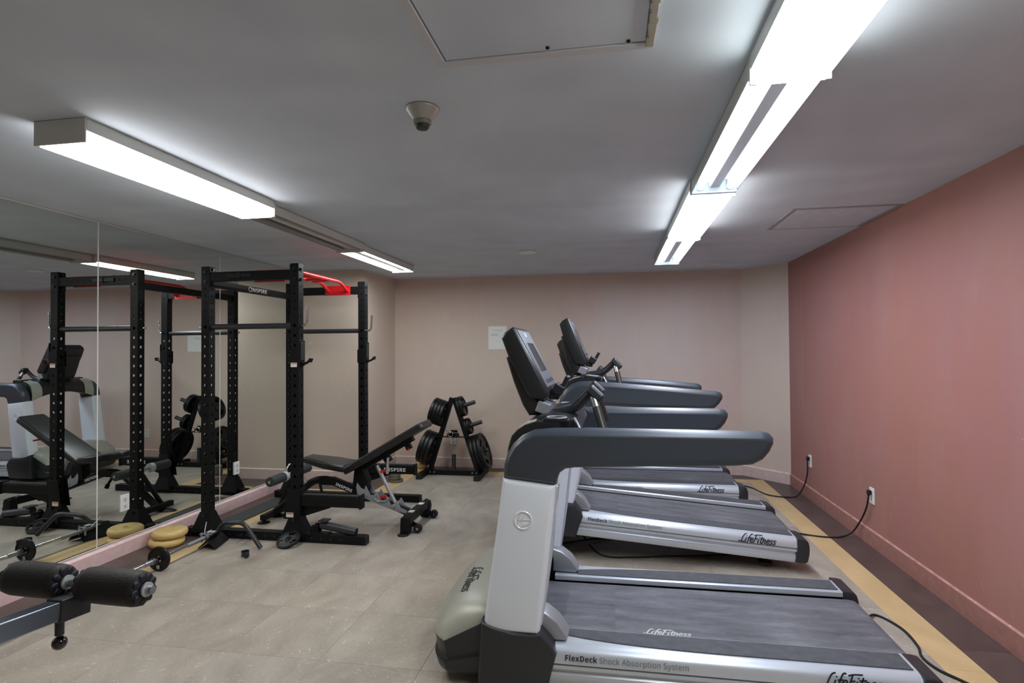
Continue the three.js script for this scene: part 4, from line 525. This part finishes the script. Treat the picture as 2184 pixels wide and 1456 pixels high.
{ const t = thing('landmine_handle', 'black bent tube rowing handle with clamp lying before the rack', 'row handle', [-2.9, 0, -3.9]); const P = g => g.translate(2.9, 0, 3.9);
  obj('handle', P(pipe([[-2.99, 0.075, -3.92], [-2.905, 0.175, -3.88], [-2.71, 0.19, -3.85], [-2.552, 0.022, -3.82]], 0.0165, 0.05, 70, 16)), mBlackSatin, t);
  const pl = (a, b, c, d, th) => { const g = new THREE.BufferGeometry(); return g; };
  obj('base_channel', [P(at(rbox(0.13, 0.006, 0.24, 0.002), -3.015, 0.052, -3.9, 0, 0.25, 0.75)), P(at(rbox(0.1, 0.006, 0.24, 0.002), -2.955, 0.043, -3.885, 0, 0.25, -0.75))], mBlack, t);
  obj('clamp', [P(at(rbox(0.07, 0.008, 0.012, 0.002), -2.998, 0.107, -3.8, 0, 0.2, 0)), P(at(rbox(0.012, 0.07, 0.012, 0.003), -3.022, 0.082, -3.8)), P(at(rbox(0.012, 0.07, 0.012, 0.003), -2.968, 0.082, -3.8)), P(cyl([-3.03, 0.1, -3.8], [-3.03, 0.1, -3.92], 0.005, 10)), P(cyl([-2.965, 0.1, -3.8], [-2.965, 0.1, -3.92], 0.005, 10))], mZinc, t);
  obj('pin', P(cyl([-3.03, 0.1, -3.84], [-3.06, 0.165, -3.9], 0.0035, 10)), mSteel, t);
  const lbM = canvasTex(64, 64, (c) => { c.fillStyle = '#cfd2d0'; c.fillRect(0, 0, 64, 64); c.fillStyle = '#3a3c3e'; c.fillRect(6, 18, 52, 8); c.fillRect(6, 38, 52, 5); }); obj('label', P(at(box(0.05, 0.0012, 0.04), -2.985, 0.109, -3.86, 0, 0.25, 0)), std(0xffffff, 0.5, 0, { map: lbM }), t); }
{ const t = obj('rubber_mat', uvm(at(rbox(0.19, 0.012, 0.86, 0.003), -3.235, 0.0064, -4.73, 0, -0.03, 0), 'x', 'z', 8), mTread); t.userData = { label: 'narrow black rubber mat with raised tread inside the rack', category: 'mat' }; }
{ // end of a second bench reaching in from the left
  const dir = V(0.03, -0.085, -0.996), ax = V(0.9996, 0, 0.03), C = V(-1.687, 0.69, -1.555); const t = thing('leg_curl_bench', 'bench arm with two black foam rollers and knob, bottom left corner', 'bench', [C.x, 0, C.z]); const q = (s, r, y = 0) => [dir.x * s + ax.x * r, C.y + y + dir.y * s, dir.z * s + ax.z * r];
  obj('arm_tube', bar(q(-0.06, 0, -0.03), q(-1.2, 0, -0.03), 0.05, 0.056, 0.004), std(0x8e98a6, 0.2, 0.85), t);
  obj('arm_sleeve', [bar(q(0.03, 0, -0.03), q(-0.07, 0, -0.03), 0.062, 0.068, 0.004)], mBlackSatin, t);
  obj('axle', cyl(q(0, -0.3, 0.035), q(0, 0.29, 0.035), 0.0125, 18), mSteel, t);
  for (const [a, b] of [[0.035, 0.262], [-0.25, -0.035]]) {
    const L = b - a, n = 40, prof = [[0.018, 0], [0.04, 0.004], [0.05, 0.012], [0.053, 0.03], [0.0535, L / 2], [0.053, L - 0.03], [0.05, L - 0.012], [0.04, L - 0.004], [0.018, L]]; const g = lathe(prof, 48); g.translate(0, -L / 2, 0);
    const u = g.attributes.uv; for (let i = 0; i < u.count; i++) u.setXY(i, u.getX(i) * 1.6, u.getY(i) * 1.1); const r = obj('foam_roller', between(g, q(0, a, 0.035), q(0, b, 0.035)), mFoam, t);
    const ends = []; for (let k = 0; k < 9; k++) { const w = k / 9 * 6.2832; for (const e of [0, 1]) { const s = new THREE.SphereGeometry(1, 10, 8); s.scale(0.0125, 0.006, 0.017); s.translate(0, e ? L / 2 - 0.004 : -L / 2 + 0.004, 0.032); s.rotateY(w); ends.push(between(s, q(0, a, 0.035), q(0, b, 0.035))); } }
    obj('gathered_end', ends, mFabric, r);
    for (const [e, d] of [[b, 1], [a, -1]]) obj('washer', cyl(q(0, e + d * 0.004, 0.035), q(0, e + d * 0.01, 0.035), 0.022, 26), std(0xb6bab8, 0.4, 0.3), r);
  }
  const kx = q(-0.05, 0, -0.06); obj('pop_pin', [cyl(kx, [kx[0], kx[1] - 0.048, kx[2]], 0.0125, 18), cyl([kx[0], kx[1] - 0.048, kx[2]], [kx[0], kx[1] - 0.06, kx[2]], 0.006, 12)], mBlackSatin, t);
  obj('knob', new THREE.SphereGeometry(0.021, 28, 20).scale(1, 1, 1).translate(kx[0], kx[1] - 0.073, kx[2]), phys(0x0c0c0d, 0.12, 0, { clearcoat: 1, clearcoatRoughness: 0.05 }), t);
  const s0 = q(-1.15, 0); obj('upright', [bar([s0[0], 0.04, s0[2]], [s0[0], C.y + 0.09, s0[2]], 0.06, 0.06, 0.005, [0, 0, 1]), rbox(0.5, 0.05, 0.07, 0.006, s0[0], 0.026, s0[2]), rbox(0.07, 0.05, 0.6, 0.006, s0[0], 0.026, s0[2] + 0.1)], mBlack, t);
}

scene.traverse(o => { if (o.isMesh) { o.castShadow = true; o.receiveShadow = true; } });
renderer.render(scene, camera);
